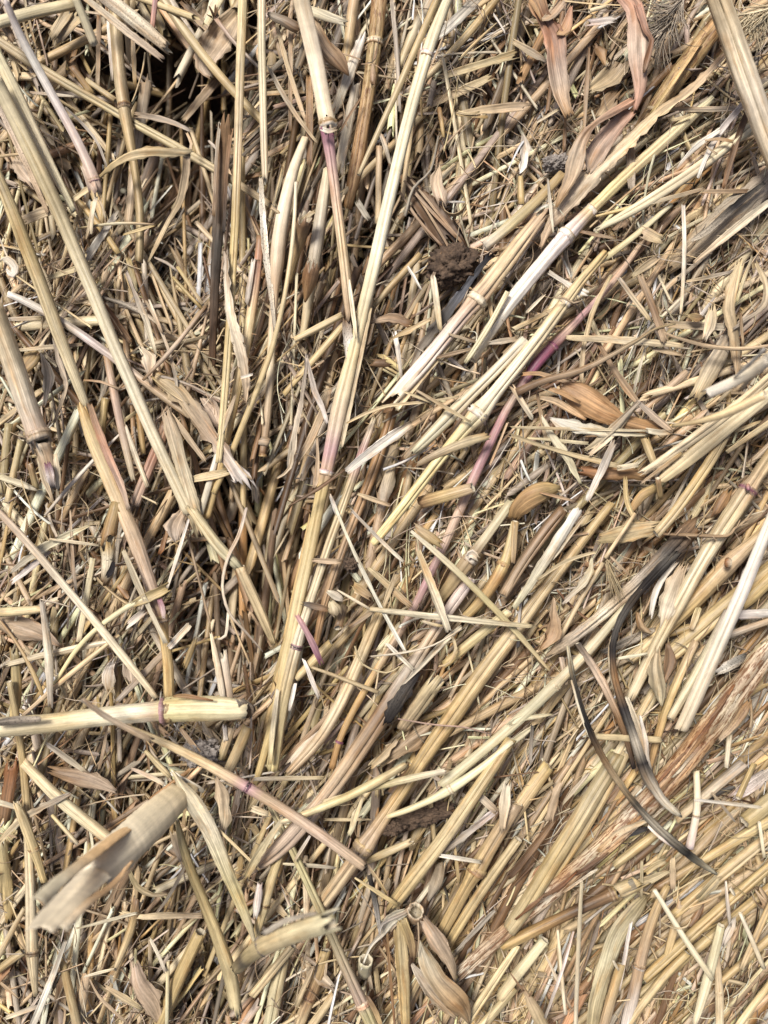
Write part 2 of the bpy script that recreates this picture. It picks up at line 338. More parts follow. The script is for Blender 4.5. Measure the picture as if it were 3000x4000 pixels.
def sunk(px, py):
    b = np.zeros_like(px, dtype=float)
    for x, y, r, d in BROAD: b += d*np.exp(-((px-x)**2+(py-y)**2)/(r*r))
    return hollow(px, py)+b
AG = np.array([[(110,60),(95,50),(85,24),(75,25),(42,35),(45,30)],[(105,55),(60,60),(82,22),(68,38),(42,24),(40,22)],
 [(95,50),(100,50),(78,18),(55,35),(45,28),(45,28)],[(100,50),(85,45),(75,18),(60,24),(50,40),(45,38)],
 [(65,50),(75,40),(72,18),(62,22),(50,22),(50,18)],[(65,50),(80,45),(68,18),(58,18),(48,20),(48,18)],
 [(80,50),(60,60),(60,26),(55,28),(50,18),(42,16)],[(78,50),(80,50),(65,30),(60,30),(60,22),(52,20)]], float)
def field(px, py):
    i = np.clip((py/500).astype(int), 0, 7); j = np.clip((px/500).astype(int), 0, 5); return AG[i, j, 0], AG[i, j, 1]
WARM = np.array([[.5,.4,.3,.35,.35,.4],[.45,.35,.35,.3,.3,.35],[.4,.4,.45,.35,.3,.3],[.4,.4,.5,.45,.4,.4],[.4,.4,.55,.5,.5,.55],[.4,.4,.55,.55,.55,.6],[.45,.4,.5,.55,.65,.75],[.5,.5,.55,.6,.75,.8]])
def scatter(name, N, wr, lr, zr, K, nseg, mix, bendr, flat, label_kind, spread=1.0, margin=420, zpow=1.0, tilt=.12, randdir=.15, seed=1, mat=None, curve=0, spots=(.0, .5), clump=1, csp=45, ctone=.25, dark=.9, bias=0):
    """one mesh of N small pieces: closed flattened sections swept along gently bent paths"""
    r = np.random.default_rng(seed)
    px = r.uniform(-margin, 3000+margin, N); py = r.uniform(-margin, 4000+margin, N)
    if clump > 1:
        ci = np.repeat(np.arange(N//clump+1), clump)[:N]; px, py = px[ci], py[ci]
    a, sp = field(px, py); ang = np.radians(np.where(r.random(N) < randdir, r.uniform(0, 180, N), a+r.normal(0, 1, N)*sp*spread))
    if clump > 1:
        ang = ang[ci]+r.normal(0, .07, N); q = r.normal(0, csp, N); ql = r.normal(0, csp*2.2, N)
        px = px-np.sin(ang)*q+np.cos(ang)*ql; py = py-np.cos(ang)*q-np.sin(ang)*ql
    keep = r.random(N) > np.clip(hollow(px, py)/34, 0, .84)
    wm0 = WARM[np.clip((py/500).astype(int), 0, 7), np.clip((px/500).astype(int), 0, 5)]
    if bias: keep &= r.random(N) < (np.clip(.28+wm0*1.0, .55, 1) if bias > 0 else np.clip(1.35-wm0, .35, 1))
    px, py, ang = px[keep], py[keep], ang[keep]; N = len(px); ci = ci[keep] if clump > 1 else np.arange(N)
    ln = np.exp(r.uniform(np.log(lr[0]), np.log(lr[1]), N)); wd = np.exp(r.uniform(np.log(wr[0]), np.log(wr[1]), N))
    hz = sunk(px, py); z = zr[0]+(zr[1]-zr[0])*r.random(N)**zpow
    if clump > 1: z = zr[0]+(zr[1]-zr[0])*(r.random(ci.max()+1)[ci]*.75+.25*r.random(N))
    z = z-hz
    m = nseg+1; t = np.linspace(-.5, .5, m)[None]
    bend = r.normal(0, bendr, N)[:, None]; wv = r.normal(0, curve, N)[:, None]
    an = ang[:, None]+bend*t*2+wv*np.sin(t*9+r.uniform(0, 6, N)[:, None])
    dx = np.cumsum(np.cos(an), 1)/m*ln[:, None]; dy = -np.cumsum(np.sin(an), 1)/m*ln[:, None]
    dx -= dx.mean(1, keepdims=True); dy -= dy.mean(1, keepdims=True)
    tl = r.normal(0, tilt, N)[:, None]; arch = r.normal(0, .06, N)[:, None]
    zz = (z[:, None]+(t*tl+(t*t-.08)*arch*2)*ln[:, None]*.1)*1e-3
    s = 1e-4*(D-zz)/D
    C = np.stack([(px[:, None]+dx-1500)*s, (2000-py[:, None]-dy)*s, zz], -1)
    T = np.gradient(C, axis=1); T /= np.linalg.norm(T, axis=2, keepdims=True)+1e-12
    Sd = np.cross(np.array([0, 0, 1.]), T); Sd /= np.linalg.norm(Sd, axis=2, keepdims=True)+1e-12; Nn = np.cross(T, Sd)
    roll = r.uniform(-.9, .9, N)[:, None]+r.normal(0, .4, N)[:, None]*t*2; cr, sr = np.cos(roll)[..., None], np.sin(roll)[..., None]
    A = Sd*cr+Nn*sr; B = -Sd*sr+Nn*cr
    hw = (wd[:, None]*.5e-4)*(1+r.normal(0, .045, (N, m)))
    taper = np.where(r.random((N, 1)) < .16, 1-.8*np.clip(t*2, 0, 1), 1.0); hw = hw*taper
    th = np.linspace(0, 2*np.pi, K, endpoint=False); rr = 1+r.normal(0, .06, (N, 1, K))
    fl = (r.uniform(flat[0], flat[1], N))[:, None, None]
    V = C[:, :, None]+A[:, :, None]*(hw[..., None]*rr*np.cos(th))[..., None]+B[:, :, None]*(hw[..., None]*rr*np.sin(th)*fl)[..., None]
    jg = r.uniform(-1, 1, (N, K, 1))*hw[:, :1, None]*1.6; V[:, 0] += T[:, 0][:, None]*jg; V[:, -1] += T[:, -1][:, None]*np.roll(jg, 1, 1)
    names = list(mix); pr = np.array([mix[k] for k in names], float)
    wm = WARM[np.clip((py/500).astype(int), 0, 7), np.clip((px/500).astype(int), 0, 5)]
    wk = np.array([{'gold': 2.2, 'straw': 1.2, 'yellow': 1.6, 'dull': 1.4, 'amber': 1.6}.get(k, 1.0) for k in names]); ck_ = np.array([{'grey': 1.8, 'white': 1.6, 'cream': 1.2, 'tan': 1.1}.get(k, 1.0) for k in names])
    Wt = pr[None]*(wk[None]**((wm-.45)*4)[:, None])*(ck_[None]**((.5-wm)*4)[:, None]); Wt /= Wt.sum(1, keepdims=True)
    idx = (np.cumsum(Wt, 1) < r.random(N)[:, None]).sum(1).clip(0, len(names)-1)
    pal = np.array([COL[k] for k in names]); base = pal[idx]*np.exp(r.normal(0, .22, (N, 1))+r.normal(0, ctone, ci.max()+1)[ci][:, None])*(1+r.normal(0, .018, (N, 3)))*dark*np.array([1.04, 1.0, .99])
    base = np.clip(base, .01, .8)
    col = base[:, None, None]*(1+r.normal(0, .09, (N, 1, K, 1)))*np.ones((1, m, 1, 1))
    U = th*hw.mean(1)[:, None]*1e3+r.uniform(0, 900, N)[:, None]; U = np.broadcast_to(U[:, None], (N, m, K))
    Vv = np.broadcast_to(((t+.5)*ln[:, None]*.1+r.uniform(0, 900, N)[:, None])[..., None], (N, m, K))
    F = grid_faces(m, K); F = (F[None]+(np.arange(N)*m*K)[:, None, None]).reshape(-1, 4)
    cap = None
    spt = np.repeat(r.uniform(spots[0], spots[1], N)**1.5, m*K)
    me = mesh_from(name, V.reshape(-1, 3), F, col.reshape(-1, 3), np.stack([U, Vv], -1).reshape(-1, 2), spt, mat or M_LEAF)
    o = bpy.data.objects.new(name, me); sc.collection.objects.link(o); o['kind'] = 'stuff'; o['label'], o['category'] = label_kind
    return o
# ================================================================ upper left
o = S(0, "35,0,46 130,220,60 300,540,66 450,830,68 560,1020,72 618,1165,84* 628,1240,66", [42, 34, 24, 18, 15, 13, 12], 'lilac>white@.3>lilac@.6>pink', 'pale lilac stalk slanting down the upper left with a purple joint and torn end', nc='mauve>tan>mauve', sp=.1, e='jag')
L(0, "625,1265,26 600,1390,22 590,1515,16", 11, 'cream>pale', p=o, name='splinter'); L(0, "640,1290,20 665,1350,18 682,1410,14", 11, 'tan>pale', p=o, name='splinter')
L(0, "600,1300,20 585,1430,22 556,1550,12", 10.5, 'pale>tan', p=o, name='splinter'); L(0, "530,1070,22 575,1150,50 605,1235,60", 15, 'cream>pinktan', p=o, name='leaf_sheath', curl=1.2)
S(0, "-30,150,85 120,115,85 250,70,82 480,25,76", [24, 18], 'pale>straw', 'thick pale stalk lying almost level in the top left corner')
S(0, "485,-20,50 550,140,58 610,290,60", [38, 30], 'green>pale', 'short greenish cut stalk hanging down from the top edge at left', flat=.9)
o = S(0, "600,-80,100 740,30,104 920,170,100 1085,312,72", [28, 20], 'pinktan>cream>tan', 'stout cream stalk speckled with red brown spots, cut off square in the upper left', sp=.95, e='jag', flat=.7)
L(0, "530,-30,40 700,105,48 870,240,50 1050,378,40", [27, 19], 'cream>pinktan', p=o, name='split_side', sp=.8, jag=1)
S(0, "748,-40,92 775,150,94 778,450,92 790,690,98* 815,820,84 870,1060,64 905,1240,62 915,1420,62 895,1700,58", [8, 8, 7, 7, 6, 5, 4, 4, 2], 'gold>straw>gold@.6>dull', 'golden upright stalk with a dark brown ring joint in the upper left', nc='amber>dkbrown>tan', sp=.3)
S(0, "-40,250,75 230,410,76 500,580,70 780,765,62 1000,880,70 1230,975,72 1420,1120,64 1750,1330,56", [8, 6, 5, 3, 4, 5, 5, 4], 'tan>straw>tan', 'long tan stalk crossing behind the golden jointed one towards lower right', ck=1)
S(0, "1040,-40,65 1150,150,70 1330,370,70 1500,580,66 1720,810,62", [6, 3], 'straw>gold', 'golden stalk slanting from the top edge to behind the tall upright stalk')
S(0, "1578,-40,66 1558,300,66 1548,700,64 1542,1000,62 1530,1300,62 1515,1659,58 1495,2000,55 1465,2400,58 1435,2800,52 1418,3000,44", 15, 'straw>tan>gold@.5>straw', 'long thin upright golden tan stalk left of the pale one with the purple joint', ck=1.8)
o = S(10, "35,-40,62 40,300,60 45,700,56 50,950,54 60,1168,42", 16, 'pale>green@.3>pale', 'slim pale upright stalk next to the golden tan one at top centre', e='jag', ck=1.9)
L(10, "32,1150,26 44,1400,40 64,1650,42 92,1850,38 122,2145,18", [14, 12, 11, 10, 9], 'grey>white@.3>grey', p=o, name='split_end', sp=.98, mat=M_BLACK, curl=.9)
o = L(0, "1455,800,95 1440,1000,100 1422,1300,82 1402,1650,66 1385,2000,60 1375,2350,50", [13, 9, 8, 7, 6, 5], 'brown>dkgrey>dkbrown', 'rotten dark grey brown stalk with frayed top beside the tall upright stalks', name='straw_stalk', curl=1.2, up=True, sp=.7, mat=M_BLACK, jag=1.6, cat='straw stalk')
L(0, "1500,830,26 1470,1100,24 1450,1500,20", 12, 'brown>dkgrey', p=o, name='splinter', mat=M_BLACK); L(0, "1425,790,20 1400,1050,22 1385,1400,20", 13, 'grey>brown', p=o, name='splinter', sp=.8)
o = L(0, "640,1150,18 730,1075,42 850,1008,56 1000,985,66 1222,990,50", [13, 16, 18, 18, 16], 'gold>straw', 'long straw leaf arching over and folding down sharply in the upper left', name='dry_leaf', curl=.9, up=True)
L(0, "1215,985,46 1200,1150,52 1165,1300,54 1100,1420,46 1010,1600,36 960,1700,14", [16, 13, 10, 7, 5, 3], 'tan>straw', p=o, name='leaf_fold', curl=.8, tw=(0, .8))
L(0, "755,1385,44 660,1520,56 560,1680,60", 5, 'grey>white', 'grey white flat piece near the bent foot of the golden jointed stalk')
S(0, "510,1478,16 700,1456,24 850,1445,24 1000,1455,12", 8, 'dull>green>tan', 'thin greenish twig lying level across the foot of the golden jointed stalk')
S(0, "-30,320,80 90,600,94 250,900,80 370,1130,62 474,1372,46", [26, 21, 16, 13, 11], 'green>pale@.5>green', 'pale green stalk tapering down the left to a cut end below the lilac one', ck=2.2)
S(0, "-30,440,80 60,620,70 180,850,66 330,1110,52 430,1280,40", [17, 10], 'tan>brown>tan', 'brownish stalk tucked between two pale ones on the left edge')
S(0, "-40,520,100 45,640,100 225,1000,108 360,1350,104 485,1659,98 610,1900,96 760,2260,92 900,2600,94 1040,2920,88 1225,3320,88", [30, 27, 22, 18, 15, 14, 13, 12, 12, 12], 'pale>straw>pale@.4>cream@.7>pale', 'longest pale stalk on the left with a dark lengthwise split in its upper half', ck=1.9)
S(0, "-40,1080,80 90,1400,100 180,1640,104 260,1850,104 350,2060,104 450,2370,86 520,2520,74 560,2640,56", [25, 18, 14, 11], 'straw>gold>straw@.5>pale', 'straw coloured stalk running down the left edge to a jagged end', ck=2.5, e='jag')
L(0, "-10,690,40 70,860,42 150,1010,46 250,1250,40 310,1380,26", 10, 'grey>tan', 'rough grey splinter along the underside of the longest pale stalk', sp=.9, mat=M_BLACK, jag=1.5)
L(0, "85,1000,60 130,1090,110 205,1185,60", 3, 'tan>pinktan', 'crumpled tan leaf scrap below the long pale stalks at far left', name='dry_leaf', curl=.8)
L(0, "1530,90,90 1400,270,200 1325,420,120 1375,495,40", 0, 'tan>pinktan', 'broad tan leaf in the dark hollow at the top left', name='dry_leaf', curl=.5, edge=.12)
L(0, "440,80,80 385,160,78 335,240,66", 9, 'straw', 'flat straw piece under the thick pale stalk, the left one of two', jag=1)
L(0, "515,100,72 450,180,72 372,268,56", 8, 'straw>tan', 'flat straw piece under the thick pale stalk, the right one of two', jag=1)
S(0, "468,430,48 520,520,55 600,610,54", [4, 1], 'brown>gold', 'short hollow brown tube in the dark upper left hollow')
S(0, "560,520,40 650,580,44 750,655,46", 2, 'straw', 'short straw stub leading to the dark ring joint from the left')
L(0, "950,520,90 915,760,78 862,1150,70 830,1450,60", [1, -1, 0, 1], 'tan>grey@.3>tan', 'broad greyish strip with ragged top right of the ring jointed stalk', jag=1.2, curl=.8, up=True)
o = S(0, "1395,115,34 1460,200,32 1540,300,30 1680,440,26", 5, 'pink>grey', 'thin pinkish grey twig with a burr head near the top centre left')
for k, q in enumerate(("1390,110,20 1355,40,10", "1385,110,18 1410,45,10", "1380,115,16 1345,95,8", "1395,105,16 1395,30,8")): L(0, q, [6, 9], 'dkbrown>brown', p=o, name='burr_scale')
S(0, "425,1215,34 560,1370,48 680,1500,52 770,1650,46", 3, 'gold', 'dull gold twig slanting through the shreds below the lilac stalk')
L(0, "150,1430,56 250,1385,70 430,1320,40 585,1212,38", 9, 'tan>straw', 'tan leaf strip reaching left from the torn foot of the lilac stalk', name='dry_leaf', jag=1)
L(0, "420,692,12 560,830,20 640,940,18 692,1085,12", 8, 'grey', 'narrow grey sliver just right of the lilac stalk', curl=.4)
L(0, "700,130,18 712,350,26 730,520,12", 6, 'white>grey', 'thin white sliver against the left side of the golden jointed stalk')
L(0, "640,90,28 640,330,34 630,560,28", 1, 'brown>tan', 'narrow brown strip hanging left of the golden jointed stalk')
L(0, "860,260,30 870,400,36 872,550,24", 4, 'tan>gold', 'narrow tan strip below the spotted stout stalk', jag=1)
S(0, "1012,-40,44 1000,80,42 985,200,38", 6, 'mauve>red', 'short purple red stem by the top edge right of the spotted stalk', sp=.4)
L(0, "-20,90,50 30,180,60 90,265,44", 20, 'pinktan>brown', 'frayed reddish stub end poking in at the left edge near the top', sp=.7, jag=1.5, curl=1.3, up=True)
L(0, "200,600,18 340,610,26 480,625,14", 5, 'grey>cream', 'small pale sliver behind the upper part of the lilac stalk')
L(0, "1180,20,60 1300,140,62 1400,230,50", -3, 'brown>tan', 'dim brown strip deep in the hollow near the top')
L(0, "1410,520,60 1310,620,66 1190,780,44", -6, 'brown>tan', 'dim tan strip deep in the hollow left of the tall upright stalks')
L(0, "880,740,40 1020,775,46 1140,790,40 1235,850,12", 7, 'tan>grey', 'frayed greyish strip pointing right from the dark ring joint', jag=1.6)
L(0, "800,1520,14 900,1490,24 1000,1460,14", 8, 'gold', 'short gold sliver under the folded leaf in the upper left')
H(0, "940,340,10 925,450,12 880,600,10 855,660,8", 12, 'straw', 'thin curled fibre right beside the golden jointed stalk')
H(0, "460,385,8 520,350,12 565,310,10", 10, 'tan', 'small curved fibre below the short greenish cut stalk')
L(0, "1350,910,12 1400,960,20 1440,1010,12", 8, 'grey', 'tiny grey chip left of the rotten dark stalk')
L(0, "1210,860,14 1240,930,20 1225,1000,14", 14, 'tan', 'tiny curled chip at the corner of the folding leaf')
# ================================================================ top centre
o = S(10, "280,-60,122 370,340,120 432,600,116 462,805,122* ", [34, 26, 24, 23], 'pale>cream>pale', 'thick pale stalk above a torn purple joint at top centre', e=('open', 'jag'), nc='tan>amber>white')
S(10, "463,845,104 470,930,90 484,1030,80 512,1230,76 545,1480,74 570,1700,76 595,1900,78 612,2060,66", [23, 22, 21, 20, 19, 18, 17, 16], 'purple@0>mauve@.08>pink@.25>straw@.6>tan', p=o, name='lower_stalk', e=('jag', 'jag'), ck=1.9, sp=.2)
L(11, "585,400,50 600,560,66 618,722,60", [16, 15], 'brown>white>grey', p=o, name='split_end', sp=.98, mat=M_BLACK, curl=.9, jag=.7)
L(11, "600,150,20 625,330,28 650,535,18", 19, 'cream>pale', p=o, name='splinter', jag=.6)
L(10, "420,830,26 465,850,30 515,838,24", 29, 'white>tan', p=o, name='torn_sheath', jag=1.4, curl=1)
o = S(10, "1262,-60,90 1215,60,92 1150,240,94 1098,350,92* 1045,540,94 985,800,92 920,1080,92 850,1350,98 790,1600,102 735,1850,100 690,2100,94 640,2300,98 580,2480,118 540,2640,126 500,2820,116 468,2980,104 445,3060,100* 420,3120,100 395,3300,92 380,3500,100 320,3900,92 215,4230,86 150,4460,74 90,4660,70 45,4880,60 15,5080,46", [24, 23, 22, 21, 20, 19, 18, 17, 16, 15, 14, 14, 14, 14, 14, 14, 14, 13, 12, 11, 10, 9, 9, 8, 7, 6], 'pale@0>cream@.3>straw@.45>pinktan@.54>mauve@.57>gold@.62>straw@.75>gold@1', 'longest stalk in the middle, pale above its purple joint and golden below', nc='mauve>white>amber', ck=2.1, sp=.12)
L(11, "738,335,30 690,560,44 640,800,42 595,1030,36 555,1240,16", 15, 'straw>pale', p=o, name='loose_sheath', curl=.9)
L(11, "395,1180,14 400,1330,24 390,1450,40 375,1500,20", 14, 'tan', p=o, name='torn_sheath')
L(12, "385,100,20 330,400,26 250,640,22 150,960,18 110,1100,10", 9, 'dull>gold', p=o, name='splinter')
S(10, "1190,-40,50 1062,250,50 935,520,50 832,780,44 742,980,38 660,1132,26", [26, 23, 21, 20, 19, 18], 'gold>straw', 'thin golden stalk left of the long pale one at top centre, ending in a cut', )
o = S(10, "810,-60,130 765,270,112* 735,550,104 695,850,104 650,1100,110 590,1350,66", [8, 7, 6, 5, 4, 2], 'orange>gold@.3>orange@.6>amber', 'thick amber brown weathered stalk with rotten patches at top centre', sp=.85, mat=M_RUST, nc='gold>cream>amber', ck=2.0)
S(10, "755,430,26 760,500,52 755,550,30", [12, 13], 'tan>brown', p=o, name='bud', sp=.8, e='jag')
S(10, "640,-40,84 605,250,76 570,480,60", 4, 'tan>gold', 'tan stalk left of the thick amber one at the top edge')
L(10, "690,240,60 600,480,90 510,720,60", 6, 'white>pale', 'wide white straw strip between the pale and amber stalks', curl=.9, up=True)
L(10, "650,520,70 590,850,80 535,1100,66", 5, 'grey>cream', 'greyish white strip behind the pink part of the purple jointed stalk', curl=.9, up=True)
o = L(10, "360,130,70 450,300,116 540,400,98 602,490,8", [13, 15, 15, 14], 'tan>brown', 'pointed brown husk behind the thick pale stalk at top centre', name='husk', curl=1.4, up=True, sp=.3, edge=.02)
L(10, "78,92,36 170,130,70 280,185,66", 12, 'grey>brown', p=o, name='husk_tip', curl=1.3, up=True, sp=.5)
L(10, "340,60,70 450,108,78 578,140,50", 16, 'pale>cream', 'split pale stub pointing right under the top edge at centre', jag=1.4, curl=1.2, up=True)
S(10, "315,890,56 240,1150,88 165,1430,108 122,1700,110 118,1900,66 108,2200,62 90,2500,62 62,2800,60 42,2950,58*", [8, 9, 9, 9, 8, 7, 6, 5, 5], 'pale>cream@.2>tan@.5>pale@.7>brown', 'pale stalk swelling near its middle left of the hollow stub at centre top', nc='brown>amber>gold')
S(10, "460,1100,62 432,1350,90 395,1600,100 350,1850,84 305,2200,50", [7, 9, 9, 7, 5], 'pale>grey@.4>straw', 'wide greyish white stalk under the pink stalk at upper centre')
S(10, "318,1425,112 285,1530,92 250,1660,78 205,1830,56", [19, 13, 9, 4], 'brown>gold', 'hollow brown stub with an open mouth facing up at upper centre', sp=.5, e=('jag', 'open'))
L(10, "300,1420,20 340,1390,34 385,1370,20", 21, 'straw', 'small bent chip on the rim of the upper hollow stub')
S(11, "362,70,120 352,150,120 330,240,60 318,300,14", [20, 17, 14, 12], 'brown>amber', 'torn brown hollow end below the first stub, gaping dark', sp=.9, e=('jag', 'point'), flat=.8)
S(10, "265,1180,24 245,1400,30 215,1660,34 180,1960,36 120,2260,42 50,2420,46 0,2540,48 -90,2740,50 -170,2960,50 -270,3200,46", [17, 17, 17, 17, 15, 13, 12, 11, 10, 9], 'cream>straw@.3>gold', 'long thin stalk, cream at the top and golden below, bending to lower left')
S(10, "800,950,52 795,1200,50 790,1450,44", 3, 'tan>straw', 'short tan stalk left of the long pale stalk above the centre')
S(10, "1140,-20,80 1040,200,78 962,330,66 930,440,40", 5, 'grey>straw', 'greyish stalk behind the long pale stalk near the top edge')
L(10, "1420,10,84 1260,170,76 1175,240,24", 9, 'grey>white', 'silvery grey leaf piece right of the long pale stalk at the top', curl=.6)
S(10, "1580,-30,52 1400,195,58 1230,375,52 1105,505,44", [7, 4], 'gold>straw', 'golden stalk slanting down left from the top edge right of centre')
L(10, "878,-20,26 892,200,36 922,400,32 930,720,20", 8, 'grey', 'narrow grey strip hanging between amber and long pale stalks')
L(10, "1190,502,20 1350,450,66 1500,405,60 1700,345,70", [6, 8], 'straw>dull', 'frayed straw bundle pointing left right of the top centre', jag=1.6, sp=.4)
L(10, "1110,692,44 1300,600,64 1520,500,50", 5, 'tan>straw', 'flat tan strip under the frayed straw bundle')
o = L(10, "1310,742,14 1400,722,54 1660,695,72 1760,690,60", 9, 'straw>tan', 'bundle of dry strips with whiskered tip near the upper centre right', jag=1.6, sp=.3)
L(10, "1295,740,8 1360,750,14 1500,760,20", 10, 'gold', p=o, name='whisker'); L(10, "1310,720,8 1380,735,12 1450,725,14", 11, 'straw', p=o, name='whisker')
o = L(10, "950,1150,60 1100,1330,150 1260,1560,180", [6, 8, 10], 'brown>dkbrown', 'ragged brown fibre bundle leading down to the soil clod', sp=.5, jag=1.5, name='straw_stalk', cat='root bundle', group='root bundle above the clod')
for q in ("960,1170,14 1120,1350,20 1300,1540,18", "1000,1160,12 1180,1380,18 1340,1580,16", "930,1240,12 1050,1420,18 1210,1600,16", "1020,1230,10 1160,1450,16 1260,1620,16"): L(10, q, [9, 12], 'tan>brown', p=o, name='root')
clod(11, 1270, 60, 155, 118, 7, 8, 'dark brown soil clod with root scraps above the centre of the picture', ang=.3)
o = L(10, "1190,1070,16 1172,1180,90 1200,1290,84", 11, 'tan>pinktan', 'dry tan leaf ending in a curled ring above the soil clod', name='dry_leaf', curl=.7, sp=.4)
L(10, "1206,1310,40 1222,1370,42 1282,1396,44 1340,1365,42 1362,1300,38 1330,1230,30", [14, 14, 14, 14, 14, 14], 'tan>gold', p=o, name='curled_ring', tw=(1.5, 1.5), curl=.2)
S(10, "1478,1590,76 1600,1505,82 1690,1440,88 1812,1285,80 1990,1128,72", 16, 'cream>yellow@.3>gold@.8', 'short yellow stalk with an open cut end right of the soil clod', sp=.2)
H(10, "1182,880,12 1132,1100,16 1020,1220,22 965,1400,24", 11, 'grey', 'curved grey fibre beside the long pale stalk above the clod')
S(10, "1185,700,34 1205,800,34 1215,892,22", 5, 'orange>gold', 'small orange twig stub in the shade right of the long pale stalk')
L(10, "800,860,32 850,950,36 862,1062,20", 9, 'grey>cream', 'pale forked chip left of the long pale stalk')
L(10, "655,1300,42 690,1360,46 725,1415,36", 7, 'grey', 'small grey broken chip between amber and long pale stalks', jag=1.4)
L(10, "80,430,30 170,600,36 270,760,34 395,925,14", 9, 'grey>tan', 'grey strip slanting to the purple joint from upper left')
L(10, "680,632,12 610,740,18 525,885,12", 12, 'brown', 'thin brown sliver rising right from the purple joint')
L(10, "345,500,50 350,800,56 345,1060,44", 7, 'amber>brown', 'speckled amber strip just left of the thick pale stalk', sp=.9)
L(10, "230,140,30 215,420,34 225,850,24", 5, 'tan>brown', 'thin tan strip upright left of the thick pale stalk', curl=.4)
L(10, "130,140,24 190,400,34 290,660,36 320,790,20", 6, 'straw>tan', 'straw strip slanting between the slim pale stalk and the speckled strip')
L(10, "90,1340,26 160,1385,30", 11, 'tan>straw', 'tiny tan tube chip beside the black speckled split end', curl=1.4, up=True)
# ================================================================ top right
S(20, "1318,-60,152 1430,260,162 1540,560,166 1640,850,152 1750,1130,140", [38, 34, 32, 29, 26], 'straw>pale@.3>cream@.6>straw', 'thickest pale stalk entering at the top right corner', ck=2.4, sp=.12)
o = L(20, "700,-60,110 790,60,124 812,250,128 818,400,112 830,560,78 800,715,24", [27, 26, 25, 24, 22, 20], 'red>pinktan@.5>red', 'long red brown pleated leaf hanging at the top right, folded near its middle', name='dry_leaf', curl=.5, up=True, sp=.35, edge=.05)
L(20, "815,20,50 870,200,40 905,260,34 870,400,40 855,470,16", [28, 26], 'red>brown', p=o, name='leaf_edge', sp=.3)
L(20, "785,650,60 660,722,52 540,800,40 460,900,80 415,1040,112 380,1160,86 320,1270,50 285,1345,16", [20, 22, 23, 22, 21, 20, 19, 18], 'red>pinktan@.6>orange', p=o, name='leaf_fold', sp=.5, curl=.6, up=True)
L(20, "780,710,60 690,800,100 590,920,130 530,1030,120 500,1110,40", [19, 18, 17, 17, 17], 'red>pinktan', p=o, name='leaf_fold', sp=.6, curl=.6)
o = L(20, "140,-40,130 180,60,110 215,130,90 265,230,130 285,380,128 310,540,124 330,640,90 370,745,66", [23, 22, 20, 19, 19, 19, 20, 20], 'orange>red@.3>pinktan@.7>orange', 'crumpled reddish tan leaf hanging left of the pleated one', name='dry_leaf', curl=.6, sp=.45, edge=.08)
L(20, "330,10,60 260,90,70 190,130,16", 21, 'pinktan>tan', p=o, name='leaf_fold', curl=.9); L(20, "385,40,20 350,180,80 290,215,20", 20, 'red>orange', p=o, name='leaf_fold', curl=.8)
L(20, "120,-20,40 160,60,36 190,130,12", 22, 'orange', p=o, name='leaf_fold')
L(20, "1400,330,40 1180,560,64 950,735,92 750,925,104 520,1125,134 380,1285,130 260,1430,80 190,1600,24", [16, 15, 15, 15, 15, 14, 13, 12], 'tan>straw>pale@.7>tan', 'long straw leaf blade curving diagonally below the pleated red leaf', name='dry_leaf', curl=.6, up=True, tw=(.9, 0))
o = S(20, "1340,150,140 1150,400,156 1000,600,130 850,810,96 780,900,60", [9, 8, 7, 6, 4], 'amber>gold@.4>amber', 'amber stained stalk with rust marks running up to the thick corner stalk', sp=.9, mat=M_RUST, ck=2, flat=.7)
L(20, "1230,260,24 1050,520,30 900,740,20", 13, 'orange>gold', p=o, name='splinter', sp=.8)
S(20, "1300,640,50 1100,805,84 900,1000,94 680,1175,90 560,1320,86 525,1375,96* 440,1435,104 350,1520,124* 240,1650,112 60,1860,112 -100,2080,104 -260,2330,84", [7, 8, 9, 10, 11, 12, 13, 14, 14, 14, 14, 13], 'green@0>straw@.3>yellow@.4>tan@.5>lilac@.55>white@.8>pale', 'long stalk changing from green straw through yellow to lilac white at upper right', ck=2.1, nc='tan>white>lilac')
S(20, "1700,700,66 1400,925,84 1150,1135,84 900,1295,84 700,1412,66 550,1482,36", 15, 'green>pale@.5>green', 'pale green split stalk lying across the upper right diagonal', ck=2.0, e='jag')
S(20, "1700,790,34 1350,960,38 1100,1165,38 850,1330,34 540,1395,20", 14, 'straw>gold', 'thin straw stem lying along the upper side of the pale green split stalk')
o = L(20, "1500,670,44 1350,862,46 1245,1030,34 1208,1155,14", [17, 18], 'lilac>white', 'bright white split splinter below the thick corner stalk', jag=.6)
L(20, "1350,840,30 1290,880,32 1180,962,30 1068,1090,10", [19, 18], 'white', p=o, name='splinter'); L(20, "1250,910,12 1340,900,22 1430,918,20", 20, 'tan', p=o, name='side_twig'); L(20, "1260,950,10 1330,1000,14", 20, 'tan', p=o, name='side_twig')
L(20, "1572,620,28 1500,790,48 1430,1000,52 1370,1215,30", [21, 18, 16, 13], 'dkbrown>brown', 'dark brown flat stick crossing under the thick corner stalk', sp=.1)
o = S(20, "1760,1080,170 1500,1310,196 1300,1480,196 1120,1650,150 1010,1740,80", [12, 11, 10, 8, 5], 'pinktan>grey@.4>tan', 'broad weathered stalk with black mould streaks at the right edge', sp=.8, ck=2.0, mat=M_BLACK, flat=.45, e='jag')
L(20, "1680,1300,40 1500,1440,56 1350,1560,44 1180,1700,20", 16, 'cream>tan', p=o, name='loose_sheath', curl=.5); L(20, "1640,1180,24 1450,1330,46 1250,1510,40 1160,1560,16", 17, 'dkgrey>black@.4>grey', p=o, name='mouldy_strip', mat=M_BLACK, sp=1)
